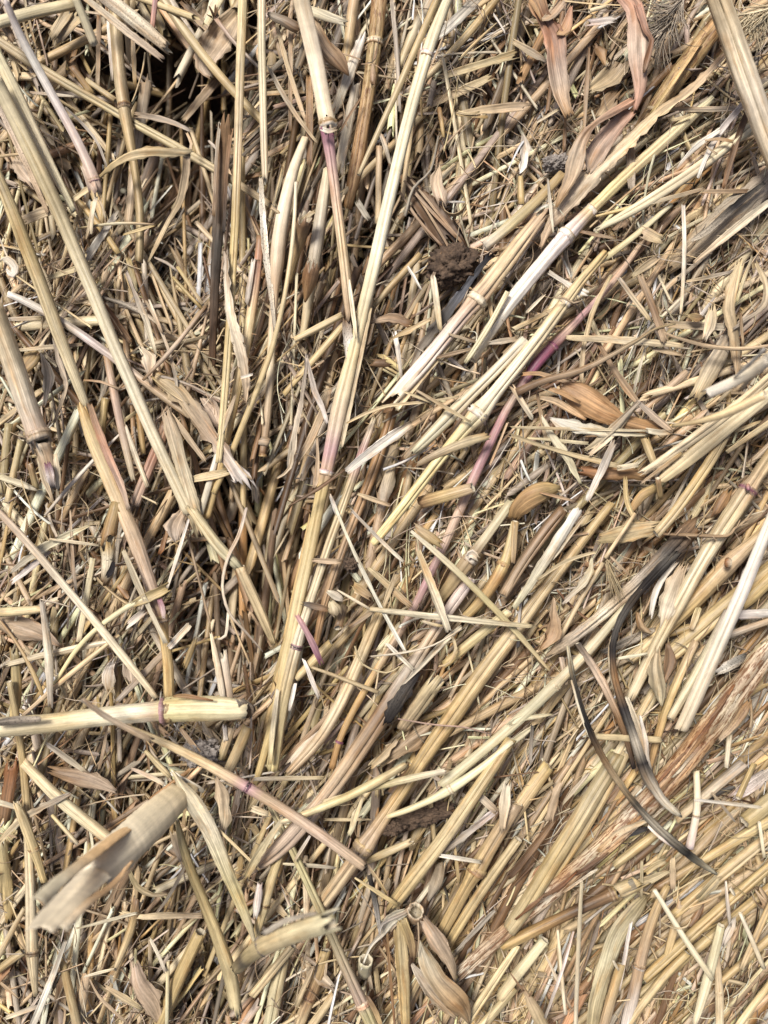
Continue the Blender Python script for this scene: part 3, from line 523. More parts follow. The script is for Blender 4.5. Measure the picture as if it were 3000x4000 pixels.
L(20, "1108,1330,24 1122,1500,32 1114,1700,34 1105,1850,30 1096,2032,12", [18, 17], 'white>cream', 'bright narrow upright sliver at right above the level straw', jag=.8)
S(20, "1030,1325,36 850,1488,46 640,1640,50 520,1730,46", 12, 'green>yellow', 'thin yellow green stalk below the pale green split one')
o = S(99, "1395,510,13 1330,598,16 1262,688,18 1195,748,26* 1150,788,27 1112,850,22 1085,905,22 1048,990,24 1010,1070,25 950,1190,22 905,1290,20 862,1370,18 800,1470,19 760,1545,18 733,1603,17* 716,1660,18", [8, 9, 10, 11, 12, 11, 11, 10, 10, 9, 8, 7, 7, 7, 7, 6], 'tan@0>pink@.1>mauve@.17>pink@.2>purple@.24>purple@.29>pinktan@.34>mauve@.38>mauve@.46>pink@.52>pinktan@.58>mauve@.66>pinktan@.74>gold@.85>amber@1', 'long purple pink stem with a dark purple joint running through the right centre', nc='purple>purple>mauve', bulge=1.3, sp=.25)
bristles(20, "1120,-40,16 1040,120,16 960,240,10", [17, 14], 222, 190, 150, .55, 'grey', 'greenish grey bristly seed head at the top edge right of the red leaf', arc=.5, wd=6.5)
bristles(20, "1700,40,22 1640,60,20 1560,70,10", [26, 24], 235, 130, 150, .45, 'pale', 'pale bristly seed head in the top right corner', arc=.4, wd=6)
L(20, "845,1500,90 905,1530,96 972,1560,84", 15, 'tan>straw', 'square tan fragment just above the long purple pink stem', curl=.3, jag=.6)
L(20, "765,930,60 770,1080,74 775,1240,50", 11, 'tan>grey', 'speckled tan strip upright below the pleated red leaf', sp=.9)
L(20, "872,690,12 1050,715,26 1280,700,42 1520,700,36", 10, 'straw>grey', 'grey straw strip lying level left of the thick corner stalk')
L(20, "845,1332,20 1050,1270,32 1245,1225,22", 16, 'pale>tan', 'narrow pale strip below the pale green split stalk')
L(20, "1225,1240,26 1400,1245,34 1560,1235,26", 13, 'tan>brown', 'brown grained strip right of the narrow pale strip at upper right', sp=.4)
S(20, "58,1140,36 52,1230,52 62,1325,54", 13, 'gold', 'short gold stub standing above the yellow cut stalk')
L(20, "535,280,30 575,340,80 600,420,14", 7, 'brown>orange', 'small jagged brown husk between the two red leaves', name='husk', curl=.8)
L(20, "720,370,170 640,490,130 490,590,50", 6, 'tan>straw', 'wide soft tan leaf behind the pleated red one', name='dry_leaf', curl=.5)
L(20, "690,600,90 620,680,110 560,760,60", 4, 'brown>tan', 'brown leaf in shade behind the fold of the red leaf', name='dry_leaf')
clod(20, 290, 1065, 85, 52, 5, 10, 'purplish grey crumb at the upper end of the yellow cut stalk', mat=M_GREYSOIL, seed=3)
L(20, "500,305,16 490,450,32 480,650,32 468,860,18", 10, 'brown>tan', 'narrow brown strip upright between the two red leaves')
L(20, "70,870,14 85,960,60 70,1080,46 50,1120,12", 10, 'grey>white', 'grey white husk at the left of the upper right quarter', name='husk', curl=1)
L(20, "490,155,14 560,125,60 660,130,20", 12, 'lilac>white', 'small lilac white flake near the top edge', curl=.5)
S(20, "500,70,30 560,55,34 610,40,26", 12, 'pale', 'short pale stub above the lilac white flake')
L(20, "105,1380,12 180,1340,24 240,1328,10", 15, 'white', 'thin white shaving over the yellow cut stalk')
L(20, "232,1160,16 250,1340,26 268,1505,14", 19, 'grey>cream', 'thin grey upright sliver crossing the yellow cut stalk')
L(20, "345,760,16 345,880,30 335,980,20", 8, 'amber>brown', 'small brown strip under the tip of the crumpled leaf')
L(20, "160,795,10 240,745,24 330,690,16", 16, 'cream>straw', 'pale pointed sliver left of the crumpled leaf tip')
L(20, "0,260,40 100,330,60 215,385,46", 10, 'straw>grey', 'straw stub slanting into the crumpled leaf from the left')
L(20, "440,1500,10 540,1520,30 660,1545,16", 15, 'brown>tan', 'brown curl below the end of the pale green split stalk')
L(20, "1000,760,10 1060,775,22 1160,740,14", 12, 'straw', 'small bent straw right of the long leaf blade')
# ================================================================ left middle
o = S(1, "-50,330,150 60,650,150 150,900,152 210,1060,148 248,1165,168*", [34, 29, 26, 24, 23], 'straw>pale@.4>cream@.7>pinktan', 'very thick pale stalk at the left edge ending in a pink tinged joint', nc='pinktan>tan>grey', e=('open', 'jag'), ck=0)
S(1, "262,1195,130 290,1260,128 310,1330,118 328,1420,104 345,1500,70", [22, 20, 19, 18, 17], 'cream>tan>white', p=o, name='broken_stub', e=('open', 'jag'), sp=.6, ck=2.0)
L(1, "250,1300,36 290,1450,40 345,1590,12", 19, 'pale>tan', p=o, name='splinter', jag=1); L(1, "355,1280,30 375,1420,36 375,1510,20", 20, 'pale', p=o, name='splinter')
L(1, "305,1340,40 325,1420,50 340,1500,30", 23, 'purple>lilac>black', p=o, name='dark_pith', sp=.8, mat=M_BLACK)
S(1, "50,245,50 200,310,62 400,430,62 600,550,66 760,690,64 900,790,62 1050,900,62 1235,1045,44", [13, 12, 11, 11, 10, 10, 9, 9], 'white>grey>lilac@.4>tan@.8', 'grey white ringed stalk crossing under the long pale stalks at left', sp=.45)
o = L(1, "960,740,56 1150,870,112 1250,1000,112 1400,1200,90 1500,1350,84 1585,1475,112", [9, 12, 14, 14, 14, 14], 'gold@0>straw@.2>tan@.6>white', 'straw leaf widening to a white frayed fan left of the centre', name='dry_leaf', curl=.9, up=True, jag=(.6, 1.6))
L(1, "1520,1330,20 1570,1400,24 1632,1448,10", 15, 'tan', p=o, name='splinter')
o = S(1, "688,635,48* 730,850,62 780,1080,60 830,1300,56 862,1452,38", [10, 11, 11, 11, 10], 'orange>pinktan@.2>pink@.5>pale', 'peach coloured stem that forks, below the grey white ringed stalk', e='jag', nc='orange>brown>tan')
L(1, "810,1100,28 880,1300,36 955,1498,26", 11, 'cream>pale', p=o, name='side_branch', curl=1.2, up=True)
S(1, "1085,1090,96 980,1340,84 870,1618,84", [10, 9, 9], 'brown>red@.4>pinktan', 'reddish split stalk with a hollow cut foot at left centre', ck=2, sp=.4, flat=.7)
L(1, "1075,1010,60 1120,1150,112 1190,1400,104 1250,1659,116 1300,1790,80", [13, 13, 12, 12, 10], 'tan>pale>straw', 'broad pale tan strip right of the lower end of the long pale stalk', curl=.8, up=True)
L(1, "820,108,18 900,300,36 965,480,38 1012,640,16", 11, 'grey>green', 'narrow grey green blade curving down at left centre', name='dry_leaf')
S(1, "1120,135,22 1210,240,30 1310,340,28", 9, 'gold', 'thin gold twig, lower of two meeting at a point left of the tall stalks')
S(1, "1152,70,26 1225,190,30 1315,315,26", 10, 'gold>tan', 'thin gold twig, upper of two meeting at a point left of the tall stalks')
S(1, "1335,325,26 1205,490,32 1100,625,36 925,805,20", 16, 'brown>pinktan>brown', 'thin brown purple twig slanting down left at left centre', sp=.3)
o = S(1, "530,990,66 605,1190,110 715,1450,116 805,1680,112 870,1860,116 955,2070,100 1010,2230,108 1052,2350,118* 1063,2460,74 1080,2660,82 1098,2860,84", [15, 14, 13, 13, 13, 12, 12, 12, 10, 9, 8], 'gold@0>straw@.2>tan@.4>pinktan@.6>brown@.72>gold@.78>gold@1', 'long stalk splitting and browning down the left, golden below its joint', ck=2.3, nc='gold>brown>pinktan', e='jag')
L(1, "580,960,34 640,1140,50 720,1340,50 790,1500,40 830,1640,26", 16, 'brown>red>pinktan', p=o, name='split_side', sp=.4)
L(2, "1030,560,26 1050,620,40 1060,690,20", 18, 'purple>lilac', p=o, name='torn_sheath', sp=.8)
L(1, "-10,415,26 150,405,34 282,402,28", 9, 'grey>straw', 'level grey straw strip running in from the left edge below the white tip')
L(1, "90,612,18 300,596,36 535,573,24", 7, 'pale>tan', 'level pale strip behind the straw stalk near the left edge')
S(1, "55,1090,58 40,1300,62 10,1540,60", 4, 'dull', 'dull upright stalk in the shade below the thick jointed stalk')
S(1, "135,1190,50 85,1440,54 45,1600,48", 5, 'dull>straw', 'second dull stalk leaning in the shade beside the thick jointed stalk')
S(1, "195,1345,46 215,1430,46 240,1520,44", [9, 5], 'brown>dull', 'little hollow brown tube left of the broken stub')
S(1, "682,920,58 658,1150,62 640,1300,50", 2, 'gold', 'short golden stalk in shade under the forked peach stem')
S(1, "900,1020,50 922,1180,50 928,1285,38", 5, 'amber>gold', 'short amber stalk with cut end between the peach stem and long pale stalk')
L(1, "1462,-20,36 1470,150,52 1500,400,62 1560,600,74 1592,800,54 1592,945,14", [18, 18, 18, 17, 16, 15], 'grey>cream>tan', 'long twisted grey leaf strip lying over the golden stalks left of centre', name='dry_leaf', curl=.9, tw=(.6, -.4), sp=.4)
S(11, "25,-130,56 18,40,62* -25,300,72 -60,550,76 -112,800,72 -170,1100,68 -260,1450,62 -320,1700,56", [9, 9, 9, 9, 8, 8, 7, 6], 'brown@0>red@.1>straw@.3>gold@.6', 'stout gold stalk with a brown red joint left of the centre top', nc='brown>dkbrown>red')
S(1, "1410,1280,42 1345,1500,54 1285,1720,48", 9, 'white>pale', 'bright whitish stalk bit left of the golden stalks below centre left')
L(1, "912,600,20 955,660,110 965,740,50 980,830,20", [14, 12], 'cream>pinktan', 'pale pinkish cup shaped husk under the thin brown purple twig', name='husk', curl=1.1)
L(1, "1300,940,90 1360,1020,150 1400,1110,80", 6, 'pinktan', 'spotted tan leaf scrap behind the fan ended leaf', name='dry_leaf', sp=.6)
L(1, "250,620,60 185,700,100 125,765,24", 3, 'gold>amber', 'amber coloured curled husk at the far left', name='husk', curl=1.3, up=True)
L(1, "350,540,20 380,680,32 425,800,38 415,900,42 350,1080,26", 11, 'grey>tan', 'grey leaf strip bending round beside the straw stalk at left', name='dry_leaf', tw=(0, 1))
L(1, "270,630,18 312,780,64 288,970,18", 9, 'grey', 'grey pointed leaf scrap left of the bending grey strip', name='dry_leaf', curl=.8)
S(1, "655,268,24 780,300,36 900,355,38 1010,430,36 1110,505,18", 10, 'dkgrey>grey>tan', 'speckled grey stalk lying behind the narrow grey green blade', sp=.9, mat=M_BLACK)
L(1, "310,145,30 450,92,50 600,50,46", 8, 'straw', 'straw strip rising right over the hollow at left')
S(1, "785,1148,18 600,1325,30 450,1500,32 290,1680,22", 10, 'white>grey', 'long thin whitish stem slanting down left beyond the broken stub')
L(1, "1235,1450,44 1350,1425,66 1485,1400,50", 11, 'straw', 'level straw strip joining the fan ended leaf and tan strip')
L(1, "1522,900,18 1478,1050,44 1410,1195,26", 16, 'tan>pale', 'tan forked chip right of the fan ended leaf')
L(1, "1110,1035,16 1205,1150,44 1335,1338,20", 12, 'tan', 'narrow tan strip under the middle of the fan ended leaf')
L(1, "940,285,14 1020,420,26 1085,590,22 1130,760,24 1160,960,14", 13, 'tan>grey', 'long narrow strip hanging down through the left centre', sp=.3)
L(1, "965,285,12 1010,390,26 1050,500,20", 14, 'cream>tan', 'small pale strip beside the top of the long narrow hanging one')
L(1, "5,40,30 50,25,54 95,75,50 80,120,40 45,90,20", [10, 11], 'cream>white', 'pale cream curl at the left edge above the white tipped stalk', name='husk', curl=1, up=True)
L(1, "-20,1425,44 120,1468,52 225,1512,30", 8, 'pale>grey', 'pale strip entering from the left edge below the jointed stalk')
L(1, "620,260,10 720,400,60 850,560,26", 4, 'rust>brown', 'red brown strip in shade right of the long pale stalk')
L(1, "1000,10,10 1080,45,20 1150,100,12", 12, 'grey', 'thin curved grey sliver above the two gold twigs')
L(1, "980,780,12 1100,880,18 1220,960,14", 15, 'gold>tan', 'thin stem crossing the fan ended leaf at its top')
L(1, "540,805,10 650,815,16 770,860,14", 13, 'orange>tan', 'thin orange brown stem crossing the peach coloured one')
L(1, "1640,20,20 1625,170,40 1595,310,22", 12, 'white>grey', 'white jagged chip beside the gold stalk with the brown red joint')
L(1, "1560,790,16 1600,778,20 1640,765,14", 20, 'white', 'tiny white sliver over the twisted grey leaf strip')
L(1, "830,20,40 860,130,50 880,250,40", 5, 'gold>dull', 'short gold strip in shade near the top of the left centre')
L(1, "690,90,50 680,130,54 665,165,44", 8, 'tan', 'short tan tube chip right of the long pale stalk', curl=1.4, up=True)
# ================================================================ centre
o = S(11, "1850,-260,90 1700,-70,120 1640,20,130 1510,170,132 1430,280,144* 1370,355,112 1200,570,106 1045,745,114 885,925,104", [14, 15, 16, 17, 18, 17, 16, 15, 15], 'tan@0>straw@.3>tan@.45>pinktan@.55>white@.8>pale', 'wide stalk with a ringed joint, pinkish white below, right of centre', ck=1.4, e=('jag', 'jag'), nc='tan>cream>tan', bulge=1.1)
L(11, "1340,430,46 1190,640,48 1060,800,46 940,950,44 915,1000,20", 15, 'straw>pale', p=o, name='split_side')
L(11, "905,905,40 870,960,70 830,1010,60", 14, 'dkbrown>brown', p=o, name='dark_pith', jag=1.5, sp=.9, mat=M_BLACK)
L(11, "1530,-20,40 1380,170,44 1250,350,66 1120,520,54 1050,620,44 1000,735,16", [12, 12, 11, 10, 10, 9], 'black>blue>dkgrey@.6>grey', 'blue black mouldy leaf blade behind the wide jointed stalk', name='dry_leaf', sp=.5, mat=M_BLACK, curl=.5)
S(11, "1740,540,80 1560,735,84 1400,900,88 1250,1040,104 1130,1170,84 1030,1262,62", 17, 'cream>pale>green', 'pale greenish stalk with a gaping split end right of the centre', ck=1.7, e=('open', 'jag'))
o = S(11, "2262,-20,60 2110,165,76 1995,300,92* 1860,500,96 1700,712,100 1540,890,106 1430,1015,150* 1340,1130,104 1200,1315,86 1050,1500,80 920,1659,76 790,1830,68 755,1865,50", [16, 17, 18, 18, 18, 18, 18, 18, 18, 18, 18, 17, 17], 'gold@0>straw@.15>pale@.35>cream@.5>yellow@.65>yellow@1', 'long yellow stalk with a swollen white joint running down to the centre', ck=1.6, nc='straw>white>grey', bulge=1.05)
L(11, "1012,1085,44 880,1172,66 720,1290,62 586,1398,44", [19, 20, 21, 21], 'tan>white@.3>white', 'bright white cut stalk like a trough at the very centre', curl=1.2, jag=.3, name='straw_stalk', sp=.4, cat='straw stalk')
S(11, "1072,1598,104 1200,1562,104 1405,1502,86", [12, 16, 19], 'brown>gold@.5>tan', 'short brown hollow tube with its open white rimmed end to the right', sp=.3)
H(11, "210,1622,10 400,1512,28 578,1383,12", 24, 'brown', 'thin brown pointed stem touching the white trough stalk') 
L(11, "588,1088,16 700,1022,28 850,965,24 1100,955,20 1315,905,10", [18, 21], 'straw', 'wavy straw strand reaching right to the long yellow stalk', curl=.5)
L(11, "1040,868,16 1200,970,30 1388,1072,18", 24, 'tan>straw', 'tan strand crossing the wavy strand left of the swollen joint')
L(11, "962,880,12 1040,910,20 1140,950,14", 22, 'straw', 'short straw strand left of the crossing strands')
S(11, "248,548,44 400,460,58 560,385,50", 11, 'straw', 'short straw stalk pointing left behind the pink stalk end')
S(11, "1065,-10,52 950,115,56 850,225,54 765,325,40", 9, 'gold>dull', 'gold stalk slanting from the soil clod down to the long pale one')
S(11, "580,430,44 490,540,58 390,650,56 300,760,50 180,900,44", 9, 'straw>gold', 'straw stalk slanting down left from behind the pink stalk end')
o = L(11, "330,640,16 305,880,26 252,1150,34 220,1370,26 135,1440,10", [18, 16, 14, 13, 12], 'grey>pale', 'grey leaf folded into a narrow upside down V left of centre', name='dry_leaf')
L(11, "328,660,16 375,860,42 425,970,34 462,1085,20", [18, 15, 14, 14], 'grey>white', p=o, name='leaf_fold', tw=(0, .5)); L(11, "255,1100,20 235,1240,44 215,1375,36", 13, 'cream>grey', p=o, name='splinter')
L(11, "1205,-20,22 1140,150,24 1080,330,14", 13, 'brown>tan', 'thin brown strands over the left side of the soil clod')
L(11, "1145,135,44 1178,300,46 1190,475,34", 16, 'cream>straw', 'small pale strip standing below the soil clod', jag=1.2)
L(11, "982,65,14 1020,130,20 1070,218,12", 15, 'white', 'tiny white sliver at the left foot of the soil clod')
L(11, "880,535,10 980,482,38 1135,408,22", 15, 'gold>straw', 'short golden leaf tip left of the blue black blade', name='dry_leaf', curl=.9)
S(11, "885,990,84 840,1200,82 760,1400,82 640,1659,74 570,1880,64 485,2130,62 430,2330,60 385,2520,46", [7, 8, 8, 8, 8, 8, 7, 6], 'amber>orange>tan@.6>orange', 'orange brown stalk running down beside the lower part of the longest stalk', sp=.5, ck=1.8)
o = S(11, "760,1050,40 690,1290,62 620,1450,68 540,1700,64 455,1930,66 375,2135,66 300,2380,70 250,2530,88* 228,2680,88 200,2860,92 155,3060,94 95,3320,96", [9, 10, 11, 12, 12, 12, 12, 12, 12, 12, 11, 10], 'pale@0>mauve@.12>straw@.2>pale@.5>cream@.62>straw@.75>yellow@1', 'pale stalk with a grey black ring joint below the centre', nc='mauve>black>mauve', ck=2.1, sp=.35)
L(12, "255,1110,20 235,1200,30 215,1290,14", 16, 'white', p=o, name='splinter'); L(12, "140,1150,20 110,1400,34 90,1640,26", 16, 'cream>yellow', p=o, name='splinter', sp=.5)
L(11, "482,860,34 420,1030,54 350,1200,58 265,1335,36", 8, 'tan', 'tan strip left of the longest stalk above its purple joint')
L(11, "1042,1352,14 1170,1290,56 1350,1205,74 1505,1165,60", [18, 20, 21, 20], 'tan>straw', 'straw tan leaf strip crossing over the long yellow stalk', curl=.6, up=True, jag=1)
L(11, "890,1170,110 820,1350,96 760,1490,50", 5, 'tan', 'smooth tan husk in the shade below the white trough stalk', name='husk', curl=1.1, up=True)
L(11, "895,1320,40 850,1480,84 815,1640,56", 8, 'straw>grey', 'grey straw sheath right of the orange brown stalk', name='husk', curl=1.2, up=True)
L(11, "480,1550,12 500,1600,30 530,1680,36", 14, 'white', 'tiny white split chip beside the purple joint')
L(11, "658,1545,12 760,1572,38 875,1622,26", 14, 'straw>tan', 'small straw strip pointing left below the white trough stalk', jag=1)
S(11, "25,1195,62 55,1210,76 88,1205,60", 12, 'grey>tan', 'tiny curled hollow end on the stalk with the brown ring left of centre', e='open') 
L(11, "750,690,50 800,700,66 865,690,50", 10, 'brown>dkbrown', 'dark brown broken stub right of the longest stalk', curl=1.4, up=True, jag=1.4, sp=.6)
L(11, "740,430,16 860,400,60 1000,440,50", 9, 'tan>brown', 'fuzzy brown leaf scrap right of the longest stalk', name='dry_leaf', edge=.2)
L(11, "905,500,40 920,640,36 945,800,18", 9, 'white>grey', 'narrow grey white strip right of the fuzzy leaf scrap')
L(11, "1250,505,14 1330,530,20 1425,560,12", 19, 'tan', 'thin tan sliver over the wide jointed stalk')
L(11, "1165,660,20 1280,630,30 1400,600,20", 17, 'brown>tan', 'speckled brown twig meeting the wide jointed stalk from the right', sp=.8)
S(11, "1630,230,40 1520,440,44 1440,560,44 1360,690,36", 19, 'pale>green', 'thin pale split stem ending in a notch left of the long yellow stalk', ck=2, e=('open', 'jag'))
L(11, "1500,240,30 1520,330,34 1530,410,20", 14, 'straw', 'curled straw bit under the ringed joint') 
L(11, "960,1300,40 1020,1240,44 1070,1180,16", 15, 'tan>brown', 'tan splinter left of the gaping split end', jag=1)
L(11, "1510,560,14 1590,560,44 1700,530,36", 17, 'grey>tan', 'grey speckled strip crossing near the split yellow stalk', sp=.6)
# ================================================================ right middle
L(21, "355,530,34 600,538,58 850,556,60 1112,582,36", 19, 'straw>pale>straw', 'flat level straw strip in the right centre, square at both ends', curl=.4, up=True, jag=.4)
L(21, "830,128,46 890,280,56 950,420,62 985,552,48", 21, 'tan>brown>tan', 'grooved tan brown strip dropping onto the flat level straw', curl=.8, up=True, jag=.9)
L(21, "695,140,20 780,275,42 900,420,16", 17, 'grey>straw', 'grey sliver slanting down to the grooved brown strip')
H(21, "30,885,62 200,812,54 450,740,48 650,640,36 720,598,40 820,542,26 930,472,20 1060,440,12", [22, 23, 24, 24, 24, 23, 22, 21], 'brown>tan>dull', 'long curved grey tan stem arching over the orange husk at right')
H(21, "935,478,14 1100,540,22 1300,590,30 1500,602,28 1720,575,22", [21, 20], 'tan', 'long thin curved stem sweeping to the right edge')
L(21, "1480,40,50 1435,200,74 1410,350,84 1440,500,76 1462,760,40", [16, 17, 16, 15, 13], 'straw>tan', 'pleated straw leaf bending upright near the right edge', name='dry_leaf', curl=.9, up=True)
L(21, "1565,0,18 1495,150,26 1460,300,24", 20, 'pale>yellow', 'slender bright strand over the pleated straw leaf')
L(21, "1580,40,30 1645,180,46 1630,320,40 1500,420,30 1440,470,16", [17, 18], 'straw>grey', 'curved straw leaf arching right of the pleated one', name='dry_leaf')
o = L(21, "300,835,70 440,905,178 600,1005,160 720,1065,96 880,1108,100 1020,1130,30", [17, 19, 19, 18, 18, 18], 'brown@0>orange@.2>orange@.6>amber', 'big orange brown leafy husk with torn left end right of the centre', name='husk', curl=1.1, up=True, jag=1, sp=.35, edge=.05)
L(21, "65,765,24 180,762,30 300,800,30 420,830,20", 18, 'orange>tan', p=o, name='torn_lobe'); L(21, "180,920,20 280,940,46 400,1010,40 480,1060,16", [19, 21], 'tan>orange', p=o, name='torn_lobe')
L(21, "245,860,18 330,890,36 440,950,20", 23, 'orange', p=o, name='torn_lobe'); L(21, "870,1130,30 960,1145,40 1040,1140,30", 21, 'cream>tan', p=o, name='husk_rim')
L(21, "248,1050,14 350,1090,84 500,1125,84 640,1145,48 870,1162,12", [20, 21, 21, 21, 20], 'white>cream>pale', 'pale pointed leaf lying level over the foot of the orange husk', name='dry_leaf', curl=.6, up=True)
L(21, "-10,1112,14 150,1108,24 280,1120,24 640,1130,22 880,1130,12", 22, 'straw>pale', 'thin level stem running into the pale pointed leaf')
L(21, "-10,1160,16 200,1232,30 400,1290,36 600,1335,44 705,1368,22", [19, 20], 'straw', 'slanting straw strip below the pale pointed leaf')
L(21, "100,1180,14 250,1190,20 495,1215,20", 18, 'straw>pale', 'thin level sliver between the pale leaf and slanting strip')
o = L(21, "470,1265,30 640,1130,48 820,945,26", [19, 22, 24], 'straw>grey', 'straw leaf folded to a peak over the end of the orange husk', name='dry_leaf')
L(21, "815,945,26 930,1050,50 1040,1140,26", [24, 22, 21], 'grey>tan', p=o, name='leaf_fold'); L(21, "500,1290,26 640,1170,40 800,980,20", 21, 'cream>straw', p=o, name='leaf_fold')
L(21, "660,1200,22 605,1350,64 545,1450,50 490,1575,20", 21, 'grey>white', 'white grey ragged strip pointing down right of centre', jag=1.2, sp=.4)
L(21, "685,1375,40 820,1352,40", 20, 'pale', 'short pale blunt strip left of the big straw stalks', jag=.3)
L(21, "528,508,20 640,705,44 730,835,56 825,965,34", 17, 'brown>tan', 'narrow tan brown strip running down to the folded leaf peak', sp=.6)
o = S(21, "1800,560,90 1600,705,84 1500,790,78 1380,845,84 1262,892,78", [80, 66, 60, 54, 48], 'white>cream>white', 'blurred white fuzzy stalk jutting in from the right edge', sp=.1, e='jag')
L(21, "1760,640,40 1600,740,30 1480,870,30", [72, 52], 'cream', p=o, name='splinter'); L(21, "1640,600,30 1540,700,30 1440,790,16", [78, 60], 'white', p=o, name='splinter')
L(21, "10,1700,70 40,1640,110 120,1570,140 215,1525,130 300,1505,50", [13, 16, 18, 18, 17], 'amber>orange>gold', 'rolled amber leaf with curled rim right of the brown hollow tube', name='dry_leaf', curl=1.5, up=True, sp=.25, edge=.02)
L(21, "180,1528,12 290,1568,24 405,1585,14", 21, 'orange>tan', 'thin tan stem lying along the rolled amber leaf')
L(21, "435,1385,50 600,1410,90 760,1400,76 860,1435,30", 14, 'rust>orange', 'level red brown rolled leaf beneath the white grey ragged strip', name='dry_leaf', curl=1.3, up=True)
L(21, "195,1040,16 275,1195,52 365,1320,54 442,1470,16", 18, 'cream>green', 'smooth cream pointed blade slanting down to the red brown leaf', name='dry_leaf', curl=1.0, up=True)
S(21, "1720,745,72 1500,930,74 1250,1130,82 1000,1310,62 838,1402,40", 20, 'straw>pale', 'straw stalk, uppermost of the parallel bundle at the right edge', ck=1.8, e=('open', 'jag'), flat=.6)
S(21, "1740,830,104 1500,1030,112 1250,1225,122 1000,1420,84 958,1462,50", 19, 'pale>straw', 'widest flat stalk of the parallel bundle at the right edge', ck=2.3, e=('open', 'jag'), flat=.5)
L(21, "1100,1275,22 1000,1355,34 836,1472,12", 22, 'gold>tan', 'thin tan sliver with pointed tip along the widest flat stalk')
S(21, "1640,900,66 1400,1010,62 1200,1080,40 1040,1100,26", [60, 50, 42, 34], 'straw>dull', 'blurred thin stalk floating in front of the right bundle')
S(21, "1420,1100,70 1280,1330,84 1150,1540,84 1030,1700,82 932,1800,76", [15, 17, 18, 18, 18], 'straw>gold>straw', 'gold straw stalk with a square cut foot right of the orange husk', ck=2.0)
S(21, "1700,1060,52 1550,1162,48 1392,1272,34", 17, 'straw', 'straight straw stem below the right bundle with slanted cut', flat=.7)
o = S(21, "945,1440,36 955,1510,44 962,1570,36", [24, 18], 'brown>gold', 'tiny hollow twig standing up from a curved gold stem at right')
L(21, "930,1500,60 840,1555,64 770,1659,50", [16, 17, 14], 'gold>orange', p=o, name='curved_stem', curl=1.2, up=True)
L(21, "735,1440,20 735,1560,36 765,1640,40 800,1720,20", [18, 17, 15], 'gold>straw', 'hooked gold strip left of the tiny hollow twig', curl=1)
o = S(21, "1740,1200,120 1640,1370,110 1580,1455,104 1528,1520,134* 1465,1590,136 1390,1730,134 1230,1990,112 1090,2230,112 965,2470,92 870,2659,90 770,2855,76", [16, 17, 18, 19, 19, 18, 17, 17, 16, 16, 16], 'gold@0>tan@.2>straw@.3>pale@.5>straw@.75>pale', 'long straw stalk with a brown purple joint at the right edge', nc='tan>purple>tan', ck=2.2, sp=.3, e=('open', 'jag'))
S(21, "1525,1480,24 1535,1500,36 1530,1520,20", [24, 25], 'red>purple', p=o, name='bud')
L(21, "855,1165,56 890,1260,66 925,1345,46", 18, 'gold>straw', 'short gold hollow strip under the tip of the orange husk', curl=1.3, up=True)
L(21, "1410,1510,50 1360,1590,76 1310,1680,40", 9, 'amber>brown', 'amber husk in shade left of the brown purple joint', name='husk', curl=1.2, up=True)
L(21, "1300,330,40 1290,430,94 1255,530,40", 18, 'straw>cream', 'torn pale leaf scrap above the blurred white stalk', name='dry_leaf', jag=1.5)
L(21, "1000,440,50 1150,452,64 1400,460,50", 13, 'tan>grey', 'level greyish strip right of the grooved brown strip')
L(21, "1430,480,110 1310,700,130 1200,900,100", 10, 'grey>straw', 'broad pale grey strip behind the thin curved stem at right', curl=.6, up=True)
S(21, "1130,755,60 1000,870,64 860,995,54", 11, 'tan', 'tan stalk right of the folded leaf peak')
L(21, "1480,370,20 1490,480,26 1500,580,14", 19, 'brown>tan', 'thin brown sliver by the pleated straw leaf')
L(21, "1130,380,20 1190,400,56 1240,400,20", 17, 'gold>brown', 'small golden seed scrap above the level greyish strip', name='husk', curl=1, sp=.7)
L(21, "640,130,14 560,280,34 500,430,36 460,640,36 450,820,18", [15, 15, 14, 13, 12], 'straw>tan', 'long narrow strip curving down across the purple pink stem', curl=.5)
L(21, "240,100,14 330,170,34 470,245,70", [15, 17], 'grey>white', 'split grey white strip over the upper end of the yellow stalk', jag=(.5, 1.2))
H(21, "275,270,10 340,275,14 400,305,16 460,285,8", 24, 'tan', 'wavy tan fibre over the small joint of the yellow stalk')
L(21, "210,250,14 150,310,24 90,370,20", 15, 'cream', 'small cream strip left of the small joint of the yellow stalk')
L(21, "5,850,14 50,930,44 128,1045,12", 21, 'tan>cream', 'pale pointed sliver at the left foot of the orange husk')
L(21, "160,875,20 185,1000,30 210,1150,30 245,1290,12", 17, 'brown>tan', 'thin brown strip hanging below the torn end of the orange husk', sp=.4)
L(21, "865,590,12 825,720,24 790,880,16", 14, 'cream>grey', 'narrow pale strip below the flat level straw')
L(21, "905,600,20 1010,625,36 1110,640,16", 17, 'tan', 'small tan strip just under the right end of the flat level straw')
L(21, "780,130,20 870,60,60 950,10,50", 14, 'straw>tan', 'straw bundle end above the grooved brown strip', jag=1.2)
L(21, "1130,160,14 1280,145,30 1425,95,20", 17, 'straw>grey', 'thin straw strip touching the bright upright sliver')
L(21, "1440,1140,20 1530,1105,34 1612,1072,16", 15, 'straw', 'short straw strip below the blurred thin stalk')
